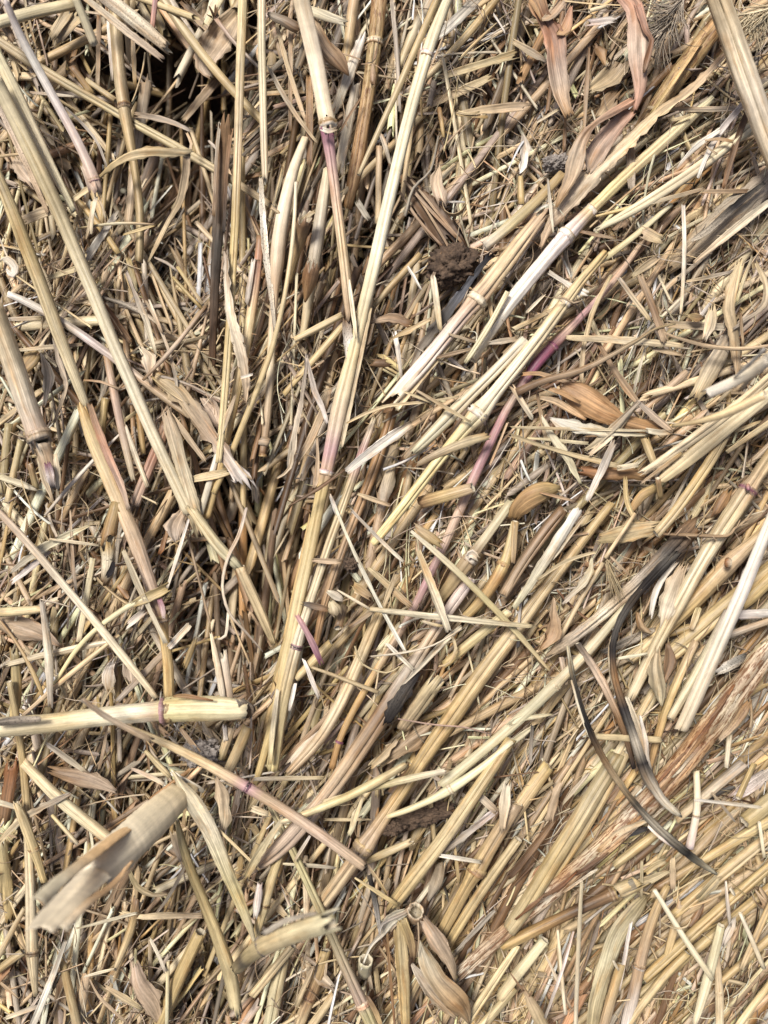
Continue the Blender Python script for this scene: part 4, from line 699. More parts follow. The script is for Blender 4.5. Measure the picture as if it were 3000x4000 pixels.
# ================================================================ lower left
S(2, "-60,-50,46 80,80,60 300,330,62 600,690,62 800,950,66 1015,1198,44", [26, 24, 21, 18, 16, 15], 'pinktan>cream>pale', 'long straight cream stalk slanting from the left edge to the big level stalk')
o = S(2, "-80,1402,148 300,1372,140 700,1322,140 1030,1292,150 1082,1286,186* 1150,1284,186 1400,1284,180 1600,1278,134", [30, 30, 31, 32, 32, 32, 32, 32], 'pale>straw@.3>cream@.5>cream@.58>pinktan@.64>yellow@.7>pale', 'biggest pale stalk lying level at the lower left with its joint and dirty cut end', nc='mauve>dkbrown>gold', sp=.3, bulge=1.04)
L(2, "-60,1372,36 120,1350,54 260,1340,30", 39, 'dkgrey>grey', p=o, name='mould_stain', sp=1, mat=M_BLACK, curl=.5, up=True)
L(2, "1120,1196,14 1200,1192,30 1380,1222,10", 38, 'amber>rust', p=o, name='raised_flake', sp=.5); L(2, "1560,1230,60 1600,1275,90 1590,1330,60", [37, 33, 28], 'grey>brown', p=o, name='dirty_rim', sp=1, mat=M_BLACK, jag=1.4, curl=.9)
o = S(99, "255,1560,10 330,1598,18 430,1640,24 535,1698,28* 620,1757,27 705,1812,28 786,1872,25", [32, 31, 30, 29, 28, 27, 26], 'dull>straw@.3>tan@.44>mauve@.5>tan@.56>pinktan@.8>tan', 'long pinkish brown stalk with a dark joint slanting right under the biggest level one', nc='mauve>black>purple', bulge=1.05, e=('jag', 'open'))
L(99, "177,1510,7 228,1548,14 295,1582,16 330,1600,8", [52, 42], 'grey>tan', 'blurred thin strip crossing in front of the biggest level stalk')
o = S(2, "755,-60,84 735,40,96 695,190,104", [14, 14, 15], 'gold>amber', 'short gold stalk ending in a blackened broken stub at left', e=('open', 'jag'))
S(2, "695,225,108* 700,300,98 690,400,92 680,440,60", [15, 16, 16, 15], 'gold@0>cream@.3>cream>brown', p=o, name='broken_stub', nc='amber>black>tan', sp=.8, mat=M_BLACK, e='jag')
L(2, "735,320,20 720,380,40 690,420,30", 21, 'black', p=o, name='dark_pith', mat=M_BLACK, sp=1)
L(2, "800,250,24 845,350,40 880,460,46 960,600,36 1075,852,22", 19, 'pale>cream', 'thin cream splinter crossing the browning stalk towards its joint', jag=.6)
o = L(2, "1065,500,70 950,560,84 860,598,30", 19, 'gold>dull', 'frayed straw brush over the browning stalk with a long green tail', jag=1.6, sp=.5)
S(2, "950,555,40 830,610,44 640,740,40 500,900,36 350,1112,26", [18, 17, 16, 15, 14], 'green>yellow', p=o, name='green_stem')
S(2, "775,800,22 600,925,42 400,1105,42 150,1315,28", 14, 'straw>tan', 'thin straw stem running down left beside the green tail')
L(2, "45,988,22 250,935,48 500,882,48 775,830,18", 13, 'pale>cream', 'level pale strip passing under the long straight cream stalk', curl=.8, up=True)
L(2, "265,575,36 298,780,60 315,1000,62 328,1260,36", 18, 'grey>cream>grey', 'dirty cream strip upright at the left over the tan leaf', curl=1, up=True, sp=.6)
S(2, "-30,655,74 120,645,74 275,628,60", 17, 'dull>straw', 'level dull straw stub at the left edge above the tan leaf', e='jag', sp=.4, flat=.8)
L(2, "-10,715,90 130,750,150 265,790,100 390,870,20", [9, 11, 11, 9], 'tan>pinktan', 'wide smooth tan leaf at the left edge', name='dry_leaf', curl=.7, up=True, edge=.03)
S(2, "605,300,42 560,560,50 512,840,40", 9, 'green>pale', 'short pale green upright stalk left of the blackened stub')
S(3, "60,-560,44 110,-330,56 135,-100,58 165,80,62 182,400,66 192,800,78 205,1010,86 215,1190,96* 222,1300,76 228,1470,38", [15, 14, 13, 13, 13, 14, 15, 16, 15, 13], 'dull@0>gold@.3>straw@.5>pale@.7>straw', 'upright straw stalk at lower left with a dark joint near its lower end', nc='tan>dkbrown>tan', ck=2.1)
S(3, "110,240,50 155,340,76 205,470,74 222,525,80* 245,610,62 290,740,50", [19, 18, 17, 16, 15, 14], 'straw>gold', 'short jointed stalk leaning against the upright one at lower left', nc='gold>brown>straw', e=('jag', 'open'))
L(2, "85,905,70 110,1040,74 95,1200,80 85,1360,66", 11, 'dull>gold', 'dull golden strip upright above the left end of the biggest stalk', curl=1.2, up=True)
S(2, "-20,680,20 75,800,26 150,910,28 230,1085,38 285,1205,22", 13, 'tan>gold', 'thin gold twig slanting down right behind the dirty cream strip')
L(2, "68,392,18 200,290,54 400,170,54 582,85,14", 15, 'grey>green', 'grey green blade rising right across the left middle', name='dry_leaf')
L(2, "318,175,16 480,197,26 642,215,16", 17, 'pale', 'short level pale sliver left of the blackened stub')
L(2, "80,460,30 200,340,50 330,260,24", 13, 'white>grey', 'torn white grey flake below the grey green blade', jag=1.2)
L(2, "1368,788,16 1400,950,44 1425,1100,48 1445,1220,44", 17, 'pale>cream', 'pale split strip standing above the biggest stalk, left of a pair', curl=.8, up=True)
S(2, "1445,930,60 1475,1100,66 1490,1230,56", 15, 'cream>tan', 'broken topped tan stalk standing above the biggest stalk, right of a pair', e='jag', flat=.7)
L(2, "1455,1390,30 1465,1500,34", 14, 'white>cream', 'white sliver just under the cut end of the biggest stalk')
S(2, "1240,-20,70 1400,200,84 1480,290,82 1545,358,66", [14, 12], 'straw>green', 'stout straw stalk leading down right towards the curling strand', ck=2.1, e='jag')
S(2, "1555,355,80 1640,560,84 1720,720,76 1772,855,44", [12, 10], 'straw>dull', 'grooved straw stalk continuing down right beneath the curling strand', ck=2.3)
o = L(2, "1590,-20,22 1560,150,26 1470,300,28 1432,480,30 1480,650,36 1600,770,36 1690,900,20", [16, 16, 15, 15, 15, 14, 13], 'grey>cream>grey', 'long curling grey white strand snaking down left of the dark hollow', curl=.5, tw=(0, 1.2))
L(2, "1480,650,20 1462,800,18 1400,825,12", 14, 'cream', p=o, name='side_strand')
L(2, "1222,50,16 1160,250,28 1078,512,18", 16, 'white>cream', 'thin white strip slanting to the frayed straw brush')
L(2, "1230,730,46 1160,805,52 1092,882,40", 13, 'cream>white', 'short bright cream strip right of the golden lower joint', curl=.8, jag=.4)
L(2, "1085,890,46 930,1040,56 760,1230,40", 10, 'tan>grey', 'greyish strip slanting down left behind the golden lower stalk', curl=.8, up=True)
L(2, "1088,80,24 1062,200,40 1030,275,18", 9, 'orange>rust', 'rust orange curled husk in the shade at left centre', name='husk', curl=1.2)
L(2, "1180,10,60 1130,100,130 1140,190,30", 11, 'tan>grey', 'greyish tan leaf scrap right of the rust orange husk', name='dry_leaf', jag=1)
S(2, "1605,1390,84 1540,1540,84 1470,1700,80", 13, 'gold>straw', 'golden cut stalk leaning below the dirty end of the biggest stalk')
S(2, "1500,1400,60 1470,1500,66 1430,1600,60", 12, 'tan>dull', 'brownish cut stub left of the golden one under the biggest stalk')
clod(2, 1310, 1560, 120, 75, 6, 10, 'grey crumbly lump of dirt below the biggest level stalk', mat=M_GREYSOIL, seed=5)
L(2, "735,970,30 700,1060,84 720,1190,70", 7, 'lilac>tan', 'smooth lilac tan husk behind the long straight cream stalk', name='husk', curl=.9)
L(2, "830,990,50 840,1060,70 850,1110,20", 9, 'pinktan', 'small pinkish husk right of the lilac tan one', name='husk', curl=.9)
L(2, "455,-10,10 465,200,22 480,400,24 505,620,14", 15, 'tan>grey', 'fine grey brown strand hanging down at the left')
L(2, "940,640,26 880,690,60 820,740,14", 14, 'grey>white', 'ragged white grey flake left of the browning stalk joint', jag=1.5, sp=.4)
L(2, "1270,820,30 1230,900,50 1200,1000,44", 6, 'gold', 'gold strip in shade right of the golden lower stalk', curl=1.2, up=True)
L(2, "1170,1400,24 1230,1490,40 1320,1600,36", 15, 'tan', 'tan strip slanting over the grey lump of dirt')
S(2, "940,1550,30 1040,1640,50 1100,1720,40", 14, 'dull>straw', 'dull straw stub below the biggest stalk, left of the grey lump')
L(2, "300,1500,34 420,1590,50 550,1680,30", 13, 'grey>pale', 'grey pale strip slanting down right under the biggest stalk')
L(2, "690,1400,14 680,1530,26 640,1659,22", 15, 'tan', 'thin tan strip hanging from under the biggest stalk')
S(3, "150,-40,70 330,150,84 500,290,92 720,470,84", 14, 'straw>green>straw', 'double straw stalk slanting down right to the blurred sheath', ck=2.0)
# big blurred sheath
o = L(3, "1230,110,150 1160,180,180 1000,330,240 800,520,262 600,700,280 400,900,270 250,1060,190", [14, 22, 34, 48, 62, 78, 92], 'straw@0>pale@.25>cream@.6>cream', 'large blurred open leaf sheath rising towards the viewer at lower left', name='dry_leaf', curl=.8, up=True, sp=0, mat=M_SOFT, jag=(.5, .1), edge=.02, cat='leaf sheath', group='blurred leaf sheath')
L(3, "970,270,30 850,370,66 700,480,96 520,620,124 360,750,130 235,880,120", [31, 42, 56, 71, 87, 101], 'ochre@0>ochre@.5>cream@.8>cream', p=o, name='outer_layer', curl=1.0, up=True, jag=.1, sp=0, edge=.01, mat=M_SOFT)
L(3, "860,600,16 720,760,50 560,880,74 400,1050,70", [54, 66, 80, 94], 'ochre>ochre@.5>cream', p=o, name='lower_edge', curl=1.0, up=True, jag=.1, sp=0, edge=.01, mat=M_SOFT)
L(3, "1120,25,14 1180,120,60 1260,240,112 1370,430,112 1480,700,92 1590,960,62 1660,1160,14", [22, 21, 20, 19, 18, 17, 16], 'pale>cream>yellow@.7>pale', 'long pale blade tapering down right of the blurred sheath', name='dry_leaf', curl=1.2, up=True, edge=.02)
S(3, "1150,345,30 1180,480,60 1235,650,70 1330,890,78 1420,1110,92 1490,1330,104 1530,1560,90", [15, 15, 14, 14, 14, 14, 13], 'dull>gold@.3>straw', 'gold straw stalk running down to a ragged foot at the bottom left', e='jag', ck=2.2)
S(3, "160,905,34 65,1080,46 -40,1270,48", 13, 'straw', 'straw stem slanting off the left edge below the blurred sheath')
S(3, "-30,1320,62 60,1255,60 150,1190,58", 11, 'gold>straw', 'short gold stub at the left edge beside the dark lower joint')
S(3, "1300,1060,90 1200,1290,94 1080,1550,94 1020,1720,90", 5, 'gold', 'gold stalk in shade left of the ragged foot at the bottom')
S(3, "385,1180,44 440,1400,64 505,1700,66", 9, 'gold>straw', 'gold stalk going down to the bottom edge left of centre')
L(3, "425,1120,18 340,1350,44 230,1620,52 190,1720,40", 13, 'grey>white>grey', 'long grey weathered strip down to the bottom edge at left', sp=.4)
S(3, "895,870,84 868,970,64 822,1120,60 745,1305,34", [15, 13, 11, 10], 'brown@0>gold@.3>straw', 'straw twig with a grey brown knobbed head below the blurred sheath', sp=.5, e=('jag', 'open'))
L(3, "490,1042,12 700,988,26 885,940,22", 16, 'pale>cream', 'thin pale strip pointing at the knobbed head')
L(3, "780,915,12 900,992,36 1100,935,54 1310,965,36", [14, 15], 'straw>tan', 'wavy tan strip right of the knobbed head', curl=.8)
L(3, "870,1265,50 905,1400,120 990,1540,130 1035,1640,50", [7, 8, 8, 6], 'pinktan>tan', 'pinkish tan leaf near the bottom edge left of the gold stalk', name='dry_leaf', curl=.8, up=True)
L(3, "1250,490,12 1180,680,26 1090,830,24 995,970,12", 14, 'pale>grey', 'narrow pale blade slanting down from the long pale blade')
S(3, "335,305,24 420,395,32 502,492,32", 11, 'yellow>pale', 'small yellow stick at lower left above the blurred sheath')
L(3, "350,20,60 500,60,114 640,100,94 745,150,30", 9, 'brown>pinktan', 'brown rolled leaf below the left end of the biggest stalk', name='dry_leaf', curl=1, up=True, sp=.4)
L(3, "1400,60,24 1440,180,84 1455,330,74 1425,450,14", 14, 'tan>pale', 'oval pale tan blade right of the long pale one', name='dry_leaf', curl=.8, up=True)
L(3, "1395,378,14 1540,520,20 1680,660,14", 18, 'straw', 'thin straw strand running right off the long pale blade')
L(3, "75,-20,90 62,150,104 25,330,80", 6, 'rust>brown', 'red brown strip at the left edge under the biggest stalk', curl=1, up=True)
L(3, "5,480,80 45,740,94 55,980,70", 5, 'dull>gold', 'dull gold strip at the left edge beside the upright stalk', curl=1.1, up=True)
L(3, "-10,485,26 120,350,44 250,270,44 450,165,26", 17, 'straw>grey', 'grey straw blade rising right from the left edge', name='dry_leaf')
L(3, "-20,220,40 60,240,44 130,265,24", 18, 'cream>grey', 'pale split tip touching the short jointed stalk')
L(3, "680,1420,26 780,1472,54 905,1555,36", 11, 'tan>straw', 'tan strip near the bottom left of the pinkish leaf')
L(3, "560,1330,74 530,1500,78 500,1700,66", 6, 'tan>pale', 'broad pale strip reaching the bottom edge left', curl=1, up=True)
L(3, "400,1380,80 390,1550,90 380,1720,80", 3, 'brown>tan', 'dim brown strip at the bottom edge left of the gold stalk')
L(3, "850,8,20 990,50,40 1060,115,26", 16, 'pinktan>cream', 'peeling pinkish strip above the long pale blade', sp=.5, jag=1)
L(3, "1105,35,14 1230,85,44 1325,160,14", 17, 'white>grey', 'thin curved white strip right of the peeling pinkish one')
L(3, "580,1370,10 640,1480,20 720,1560,22 830,1659,14", 13, 'tan', 'thin tan stem curving to the bottom edge at left')
L(3, "0,1390,16 60,1440,22 120,1495,10", 12, 'tan', 'small tan sliver near the bottom left corner')
S(3, "1090,1250,24 1085,1450,30 1080,1690,30", 9, 'straw>green', 'thin upright stem at the bottom between two gold stalks')
L(3, "970,1110,12 1040,1220,30 1070,1330,14", 11, 'cream>grey', 'small pale curved sliver above the thin upright stem')
L(3, "540,1350,12 640,1335,24 735,1300,16", 12, 'cream>pale', 'small cream twig at the foot of the knobbed twig')
L(3, "845,670,26 880,780,44 1000,810,36 1090,820,14", 12, 'dull>tan', 'hooked tan strip right of the blurred sheath', curl=.9)
L(3, "1130,400,60 1150,520,84 1190,600,50", 11, 'straw>grey', 'frayed straw scrap under the long pale blade', jag=1.4, sp=.4)
L(3, "30,1620,14 150,1580,40 240,1545,20", 10, 'pale>grey', 'pale strip across the bottom left corner')
# ================================================================ lower centre
L(12, "738,628,34 1000,660,48 1300,692,48 1700,730,38 1790,742,24", 22, 'pale>cream>straw', 'level pale straw stretching right across the lower centre', jag=.3, curl=1.0, up=True)
S(12, "528,505,14 630,568,26 752,636,20", 20, 'pale', 'small pale twig leading into the left end of the level straw')
L(12, "1050,250,40 1110,400,60 1170,560,66 1248,772,42", 25, 'straw>cream', 'grooved flat straw crossing over the level one at lower centre', jag=.4)
S(12, "1008,122,24 1170,272,46 1350,440,50 1570,640,48 1700,800,44 1905,1032,18", [24, 24, 22, 19, 17, 16], 'cream>yellow>straw', 'long pale yellow stalk slanting down right across the lower centre')
S(12, "2300,-60,62 2100,225,80 1900,450,92 1750,645,112 1600,850,128 1420,1130,134 1260,1360,134 1115,1560,118 960,1750,104 850,1940,104 765,2080,120 690,2172,152* 620,2290,116 500,2440,114 370,2610,96", [9, 9, 9, 10, 11, 11, 11, 11, 11, 11, 11, 12, 11, 10, 9], 'gold@0>straw@.3>gold@.5>gold@.7>tan@.8>straw', 'long thick golden stalk with a broad joint in the lower centre', ck=2.15, nc='gold>tan>gold', bulge=1.04)
o = S(12, "1400,430,70 1330,520,92 1200,700,84 1050,950,94 900,1200,124 750,1400,136 600,1620,136 480,1800,124 400,1919,112 230,2090,134 100,2220,110 0,2310,52 -130,2395,18", [10, 11, 12, 13, 13, 14, 14, 14, 14, 14, 13, 12, 11], 'lilac@0>tan@.2>grey@.3>brown@.42>tan@.6>pinktan@.8>tan', 'broad weathered stalk with a black scorched patch slanting through lower centre', sp=.45, ck=1.7, flat=.65)
L(12, "1050,1050,30 970,1150,84 900,1260,90 840,1370,40", [17, 19, 19, 17], 'black>dkgrey>black', p=o, name='black_patch', mat=M_BLACK, curl=.6, up=True, sp=1, jag=1.6, edge=.2)
L(12, "1330,740,20 1200,860,40 1060,1010,26 910,1160,10", [17, 19], 'cream>grey', p=o, name='splinter')
S(12, "1640,645,72 1500,755,74 1350,880,76 1220,990,60", [18, 14, 13, 12], 'straw>gold', 'dull gold stalk end squeezed flat, tucked under the long yellow one', flat=.6)
S(12, "840,600,56 740,760,84 680,950,86 600,1150,92 500,1330,84 380,1500,84 230,1680,64", 10, 'gold>pale>tan', 'pale ribbed stalk with dark seams left of the scorched one', ck=2.1, e='jag', sp=.4)
S(12, "1160,1095,120 1070,1250,124 950,1390,104", [16, 13, 9], 'straw>tan', 'thick hollow stalk with a curled open mouth at lower centre right', e=('jag', 'open'), ck=1.6)
L(12, "262,662,26 330,780,44 380,880,48 422,978,24", 24, 'mauve>mauve>purple', 'bright mauve pink flat strip left of lower centre', jag=1.2, sp=.1)
o = clod(12, 620, 345, 44, 46, 4, 18, 'small grey brown crumb of dirt near the white splinter', seed=7)
L(12, "365,312,14 470,322,44 562,320,22", 17, 'tan', 'tan strip pointing right at the small crumb of dirt')
L(12, "518,-20,14 600,180,22 700,400,32 800,600,26 900,780,32 965,905,12", 21, 'cream>white', 'long thin white splinter broken in bends down the lower centre', curl=.8)
L(12, "620,-10,12 750,122,26 870,250,30 955,318,16", 19, 'grey>cream', 'thin pale sliver slanting over the foot of the yellow stalk')
L(12, "1030,95,44 1110,150,86 1200,215,50", 23, 'tan>gold', 'folded tan chip near the foot of the long yellow stalk', curl=.9, up=True)
L(12, "735,365,36 850,470,54 1005,612,44", 19, 'straw>tan', 'straw tan strip slanting down to the level straw', jag=1)
L(12, "620,480,20 680,480,76 740,560,44", 17, 'gold>tan', 'folded gold tan scrap left of the straw tan strip', curl=.8)
L(12, "908,395,34 860,530,38 812,645,18", 20, 'straw', 'short upright straw chip above the level straw')
L(12, "755,645,28 680,700,42 602,748,36", 18, 'tan>brown', 'short tan strip pointing left below the level straw', jag=.3)
o = L(12, "485,580,30 510,630,96 530,670,50", 17, 'pale>tan', 'little oval shell like husk left of the level straw', name='husk', curl=1.2, up=True, edge=.02)
L(12, "460,512,18 520,545,56 565,570,20", 18, 'cream>grey', p=o, name='husk_tip')
L(12, "308,590,26 385,615,50 462,628,22", 18, 'dkgrey>brown', 'small dark grey strip over the ring jointed pale stalk', sp=.8)
L(12, "785,895,24 825,850,34 872,795,30", 17, 'pale', 'short pale stub below the level straw at lower centre')
L(12, "848,850,16 930,940,34 1022,1022,10", 19, 'white>cream', 'pointed white chip over the broad scorched stalk')
S(12, "485,845,54 400,930,72 260,1080,56", 11, 'gold>straw', 'short gold cut stalk beside the grey black ring joint')
S(12, "360,1008,22 550,1072,34 795,1172,34", 14, 'straw', 'thin straw tube passing over the ribbed stalk with hollow end')
L(12, "308,958,20 360,1080,38 408,1205,24", 14, 'white', 'white strip right of the grey black ring joint')
S(12, "575,610,62 530,752,66", [8, 13], 'tan>brown', 'short tan hollow stub left of the level straw')
o = S(12, "1650,-60,74 1500,150,72 1420,250,84 1385,310,112* 1300,425,104 1190,570,80", [11, 12, 13, 13, 12, 9], 'green@0>pale@.4>tan@.5>gold', 'stalk with a torn white sheath joint right of lower centre', nc='tan>white>brown', e=('open', 'open'))
L(12, "1370,290,20 1400,270,60 1440,300,30", 18, 'white>cream', p=o, name='torn_sheath', jag=1.5)
S(12, "1675,60,66 1640,290,76 1615,345,92* 1560,410,96 1450,560,84 1350,700,64", [12, 13, 13, 13, 11, 9], 'straw@0>gold@.4>amber@.5>gold', 'gold stalk with an orange torn joint at the right of the lower centre', nc='gold>orange>brown')
H(12, "640,868,12 690,985,14 845,1042,12 930,1000,8", 19, 'straw', 'thin looping fibre over the ribbed stalk')
H(12, "742,936,10 950,912,16 1150,862,14 1335,758,10", 22, 'cream', 'long thin pale fibre curving over the scorched stalk')
H(12, "920,1340,8 1150,1378,12 1350,1395,12 1515,1438,8", 19, 'pink', 'long hair like pinkish fibre crossing the thick golden stalk')
L(12, "1130,1390,70 1000,1500,120 860,1600,60", 8, 'tan', 'smooth tan husk beneath the hollow mouthed stalk', name='husk', curl=.9, up=True)
L(12, "915,1470,24 840,1560,56 740,1650,40", 12, 'tan>straw', 'curled tan blade left of the smooth tan husk', name='dry_leaf', curl=1)
L(12, "1270,800,20 1290,880,24 1260,980,16 1180,1000,10", 18, 'straw', 'curved straw paring above the scorched patch')
L(12, "1075,700,14 1140,735,26 1205,735,10", 20, 'cream>gold', 'small hooked pale sliver just below the level straw')
S(13, "970,-20,46 780,82,64 560,200,60 300,312,48 165,345,34", [24, 26, 26, 25, 24], 'straw>yellow>pale', 'left of two pale yellow stems crossing the wide pink tan stalk')
L(13, "175,335,30 90,450,50 0,590,62 -70,720,30", [23, 18], 'pale>dull', 'pale bent leaf hanging from the left pale yellow stem', curl=.8)
L(13, "1225,12,16 1190,35,46 1000,72,54 800,115,50 560,185,30 430,225,14", 24, 'cream>yellow>straw', 'right of two pale yellow stems, split at its blunt right end', curl=1.1, up=True, jag=.8)
S(22, "745,600,46 520,860,74 320,1085,76 282,1125,92* 150,1240,86 0,1390,82 -160,1520,78 -330,1655,80 -455,1780,84", [16, 17, 18, 18, 17, 16, 16, 15, 15], 'green>pale@.3>green@.5>green', 'smooth grey green stalk with a small joint above the charred stems', nc='pale>tan>pale', bulge=1.06)
S(13, "1660,-170,40 1500,-40,52 1370,60,62 1262,145,74* 1130,205,52 960,270,46 850,320,34", 19, 'pale>green>straw', 'thin pale stem with a small joint beside the smooth grey green one', nc='straw>cream>tan')
S(13, "1650,-190,80 1540,-10,92 1400,205,104 1200,460,112 1000,730,112 888,895,92", [17, 19, 20, 20, 20, 19], 'gold>straw>gold', 'thick ribbed gold stalk ending in a ragged cut in the lower centre', ck=2.15, e=('open', 'jag'), sp=.15)
L(13, "640,710,14 780,802,30 918,888,30", 24, 'straw>gold', 'short thin gold stick touching the ragged cut of the ribbed stalk', jag=.3)
L(13, "708,608,12 780,712,22 850,820,14", 23, 'tan>gold', 'thin stick left of the ragged cut, meeting the pink tipped stalk')
o = S(3, "1540,1290,90 1620,1220,110 1700,1150,132* 1760,1128,140 1860,1080,140 2000,1035,146 2160,985,150", [30, 45, 55, 60, 66, 72, 78], 'dull@0>dkgrey@.2>dull@.3>straw@.6>green', 'blurred greenish hollow stub pointing right at the bottom', e=('jag', 'jag'), nc='dkgrey>grey>dull')
L(3, "1700,1080,30 1850,990,34 2050,940,20", [64, 80], 'grey', p=o, name='loose_sheath', sp=.5, mat=M_BLACK)
o = S(13, "60,190,30 100,260,44 250,560,62 400,865,68 480,1090,74 600,1330,84 672,1475,96 695,1530,104* 740,1640,96 790,1760,90", [13, 13, 13, 13, 13, 14, 14, 14, 13, 12], 'straw>yellow@.3>straw@.6>pink@.83>yellow@.88>straw', 'long pale yellow stalk with a pink joint passing under the blurred stub', nc='pinktan>red>tan', ck=1.7)
L(13, "720,1480,24 780,1590,34 820,1700,20", 16, 'brown>gold', p=o, name='split_side', sp=.5)
S(13, "240,1150,62 100,1330,64 -30,1475,60", 12, 'straw', 'straw stalk slanting left at the bottom below the blurred stub', ck=2)
S(13, "180,1230,90 130,1450,108 85,1700,104", 7, 'straw>green', 'wide straw stalk reaching the bottom edge below the blurred stub', ck=1.9)
S(13, "200,450,56 140,620,66 85,780,76 52,885,84* 25,1020,66 -20,1180,50", [10, 10, 11, 11, 10, 8], 'gold>straw>gold', 'straw stalk with a blackish joint left of the pink jointed one', nc='gold>dkbrown>gold')
L(13, "25,735,34 18,850,60 -5,960,40", 15, 'lilac>white', 'lilac grey sheath beside the blackish joint', curl=1, up=True)
S(13, "450,1180,80 400,1370,92 340,1492,98* 280,1659,92", 6, 'gold>brown@.6>straw', 'brownish jointed stalk in shade at the bottom centre', nc='brown>dkbrown>gold')
S(13, "515,1460,60 400,1600,66 330,1720,66", 7, 'straw', 'short straw stalk at the bottom edge left of the pink joint')
S(13, "705,1330,100 712,1245,112", [4, 16], 'cream>pale', 'cream hollow tube standing open towards the viewer near the bottom', e='open') 
o = S(13, "1035,960,128 1035,925,130", [10, 20], 'tan', 'pale brown husks hanging from an open ring near the bottom centre', name='husk', cat='husk cluster', group='husk cluster at the bottom', flat=1)
L(13, "970,930,40 870,985,76 820,1070,40 740,1160,20 680,1310,8", [18, 17, 15, 14, 16], 'cream>white', p=o, name='shredded_fibre', jag=1.4); L(13, "960,950,30 900,1010,36 870,1060,14", 16, 'white>tan', p=o, name='shredded_fibre'); L(13, "1010,890,14 960,940,26 820,1010,20 800,1080,10", 20, 'tan>white', p=o, name='shredded_fibre')
L(13, "1075,970,50 1150,1090,104 1230,1210,96 1270,1300,60 1295,1390,12", [17, 20, 21, 20, 18], 'pinktan>tan', p=o, name='husk_blade', curl=1.1, up=True, edge=.12, jag=1.5)
L(13, "1060,1125,24 1110,1260,110 1180,1380,130 1280,1490,170 1350,1580,90 1385,1660,12", [16, 19, 21, 22, 20, 17], 'cream>tan@.4>orange@.7>tan', p=o, name='husk_blade', curl=1.1, up=True, sp=.4, edge=.03)
L(13, "1010,1270,20 1080,1370,70 1180,1500,90 1300,1620,40", [15, 17, 17, 15], 'grey>tan', p=o, name='husk_blade', curl=.9, sp=.5)
H(13, "1050,1000,10 1055,1120,12 1040,1230,8", 22, 'tan', p=o, name='side_strand')
o = L(13, "925,950,36 950,1100,70 960,1350,72 980,1720,60", [17, 16, 15, 14], 'gold>straw@.3>gold', 'bundle of upright gold strands below the ragged cut end', curl=1.1, up=True)
L(13, "905,1040,30 930,1300,42 965,1720,36", 14, 'gold', p=o, name='strand'); L(13, "950,985,60 1000,1120,56 1018,1230,28", 18, 'gold>brown', p=o, name='strand')
L(13, "848,1040,12 870,1350,20 905,1720,14", 14, 'amber>brown', 'thin brown strand left of the upright gold bundle')
S(13, "1690,230,108 1540,460,112 1462,600,124 1435,665,138* 1375,750,98 1270,940,92 1180,1100,84 1050,1350,84 880,1680,80", [13, 13, 13, 13, 12, 11, 10, 9, 8], 'tan>gold@.3>gold@.6>straw', 'gold jointed stalk with torn brown collar at lower right centre', nc='gold>brown>amber', ck=2.1)
S(13, "1700,460,70 1500,752,80 1350,955,80 1230,1170,72", [13, 12, 12, 10], 'straw>gold', 'gold straw stalk right of the one with the torn brown collar', ck=2.2)
S(13, "1700,1150,54 1500,1430,66 1365,1660,62", 14, 'straw', 'straw stalk running to the bottom edge right of the husks', ck=1.9)
S(13, "1680,1430,56 1560,1560,66 1440,1700,70", 11, 'dull>straw', 'dull straw stalk near the bottom edge, far right of the husk cluster')
S(13, "720,605,48 850,545,64 1005,478,52", [10, 12, 13], 'dull>straw', 'dull straw stub with a torn open end left of the ribbed stalk', e='jag')
clod(13, 1080, 300, 180, 70, 3, 6, 'flat patch of crumbly brown soil between the gold stalks', seed=9, ang=.2)
clod(13, 880, 380, 90, 50, 4, 8, 'small pale brown soil crumb left of the flat soil patch', seed=11)
L(13, "1195,615,60 1175,730,84 1115,860,24", 12, 'tan>grey', 'fuzzy tan husk right of the ribbed gold stalk', name='husk', curl=1, up=True, edge=.15, sp=.5)
L(13, "1195,565,10 1320,592,34 1455,607,8", 21, 'white>cream', 'white crescent sliver right of the ribbed gold stalk')
S(13, "735,690,34 765,830,44 790,960,40 800,1040,28", [14, 16, 17, 17], 'dkgrey>black@.3>white', 'charred dark twig with a white tip near the bottom centre', sp=.9, mat=M_BLACK)
L(13, "1545,285,44 1420,390,56 1290,480,50 1130,600,14", 17, 'lilac>grey>brown', 'frosted lilac grey splinter right of the ribbed gold stalk', sp=.6, jag=1.3, edge=.2)
L(13, "1625,110,60 1610,240,84 1595,410,24", 19, 'cream>tan', 'pale chipped wood like shard at lower right centre', jag=1.5, sp=.3)
L(13, "1430,170,30 1500,220,60 1560,290,24", 17, 'cream>tan', 'curled pale flake left of the chipped shard', jag=1.2)
L(13, "-30,262,50 30,280,54 78,300,44", 21, 'pale', 'pale blunt stub poking right by the long pinkish brown stalk', jag=.4)
L(13, "-30,72,28 200,70,36 435,62,24", 15, 'grey>straw', 'level grey strip over the ribbed stalk at the lower left of centre')
L(13, "690,178,12 652,300,46 602,435,24", 22, 'pale>green', 'pale pointed blade hanging under the two pale yellow stems', name='dry_leaf')
L(13, "180,625,16 400,627,30 515,655,14", 11, 'pale>grey', 'thin level pale strip below the wide pink tan stalk')
L(13, "445,335,20 600,335,24 740,335,16", 12, 'straw', 'thin level straw strip left of the broad jointed gold stalk')
L(13, "350,440,16 300,520,26 245,610,12", 17, 'white>straw', 'thin white sliver under the pinkish brown stalk')
L(13, "370,1280,14 330,1400,34 250,1550,34", 12, 'tan>straw', 'narrow pointed strip at the bottom left of the open tube')
L(13, "430,1250,60 420,1340,90 500,1420,40", 8, 'tan>grey', 'crumpled grey tan scrap left of the standing open tube', name='dry_leaf', jag=1.4)
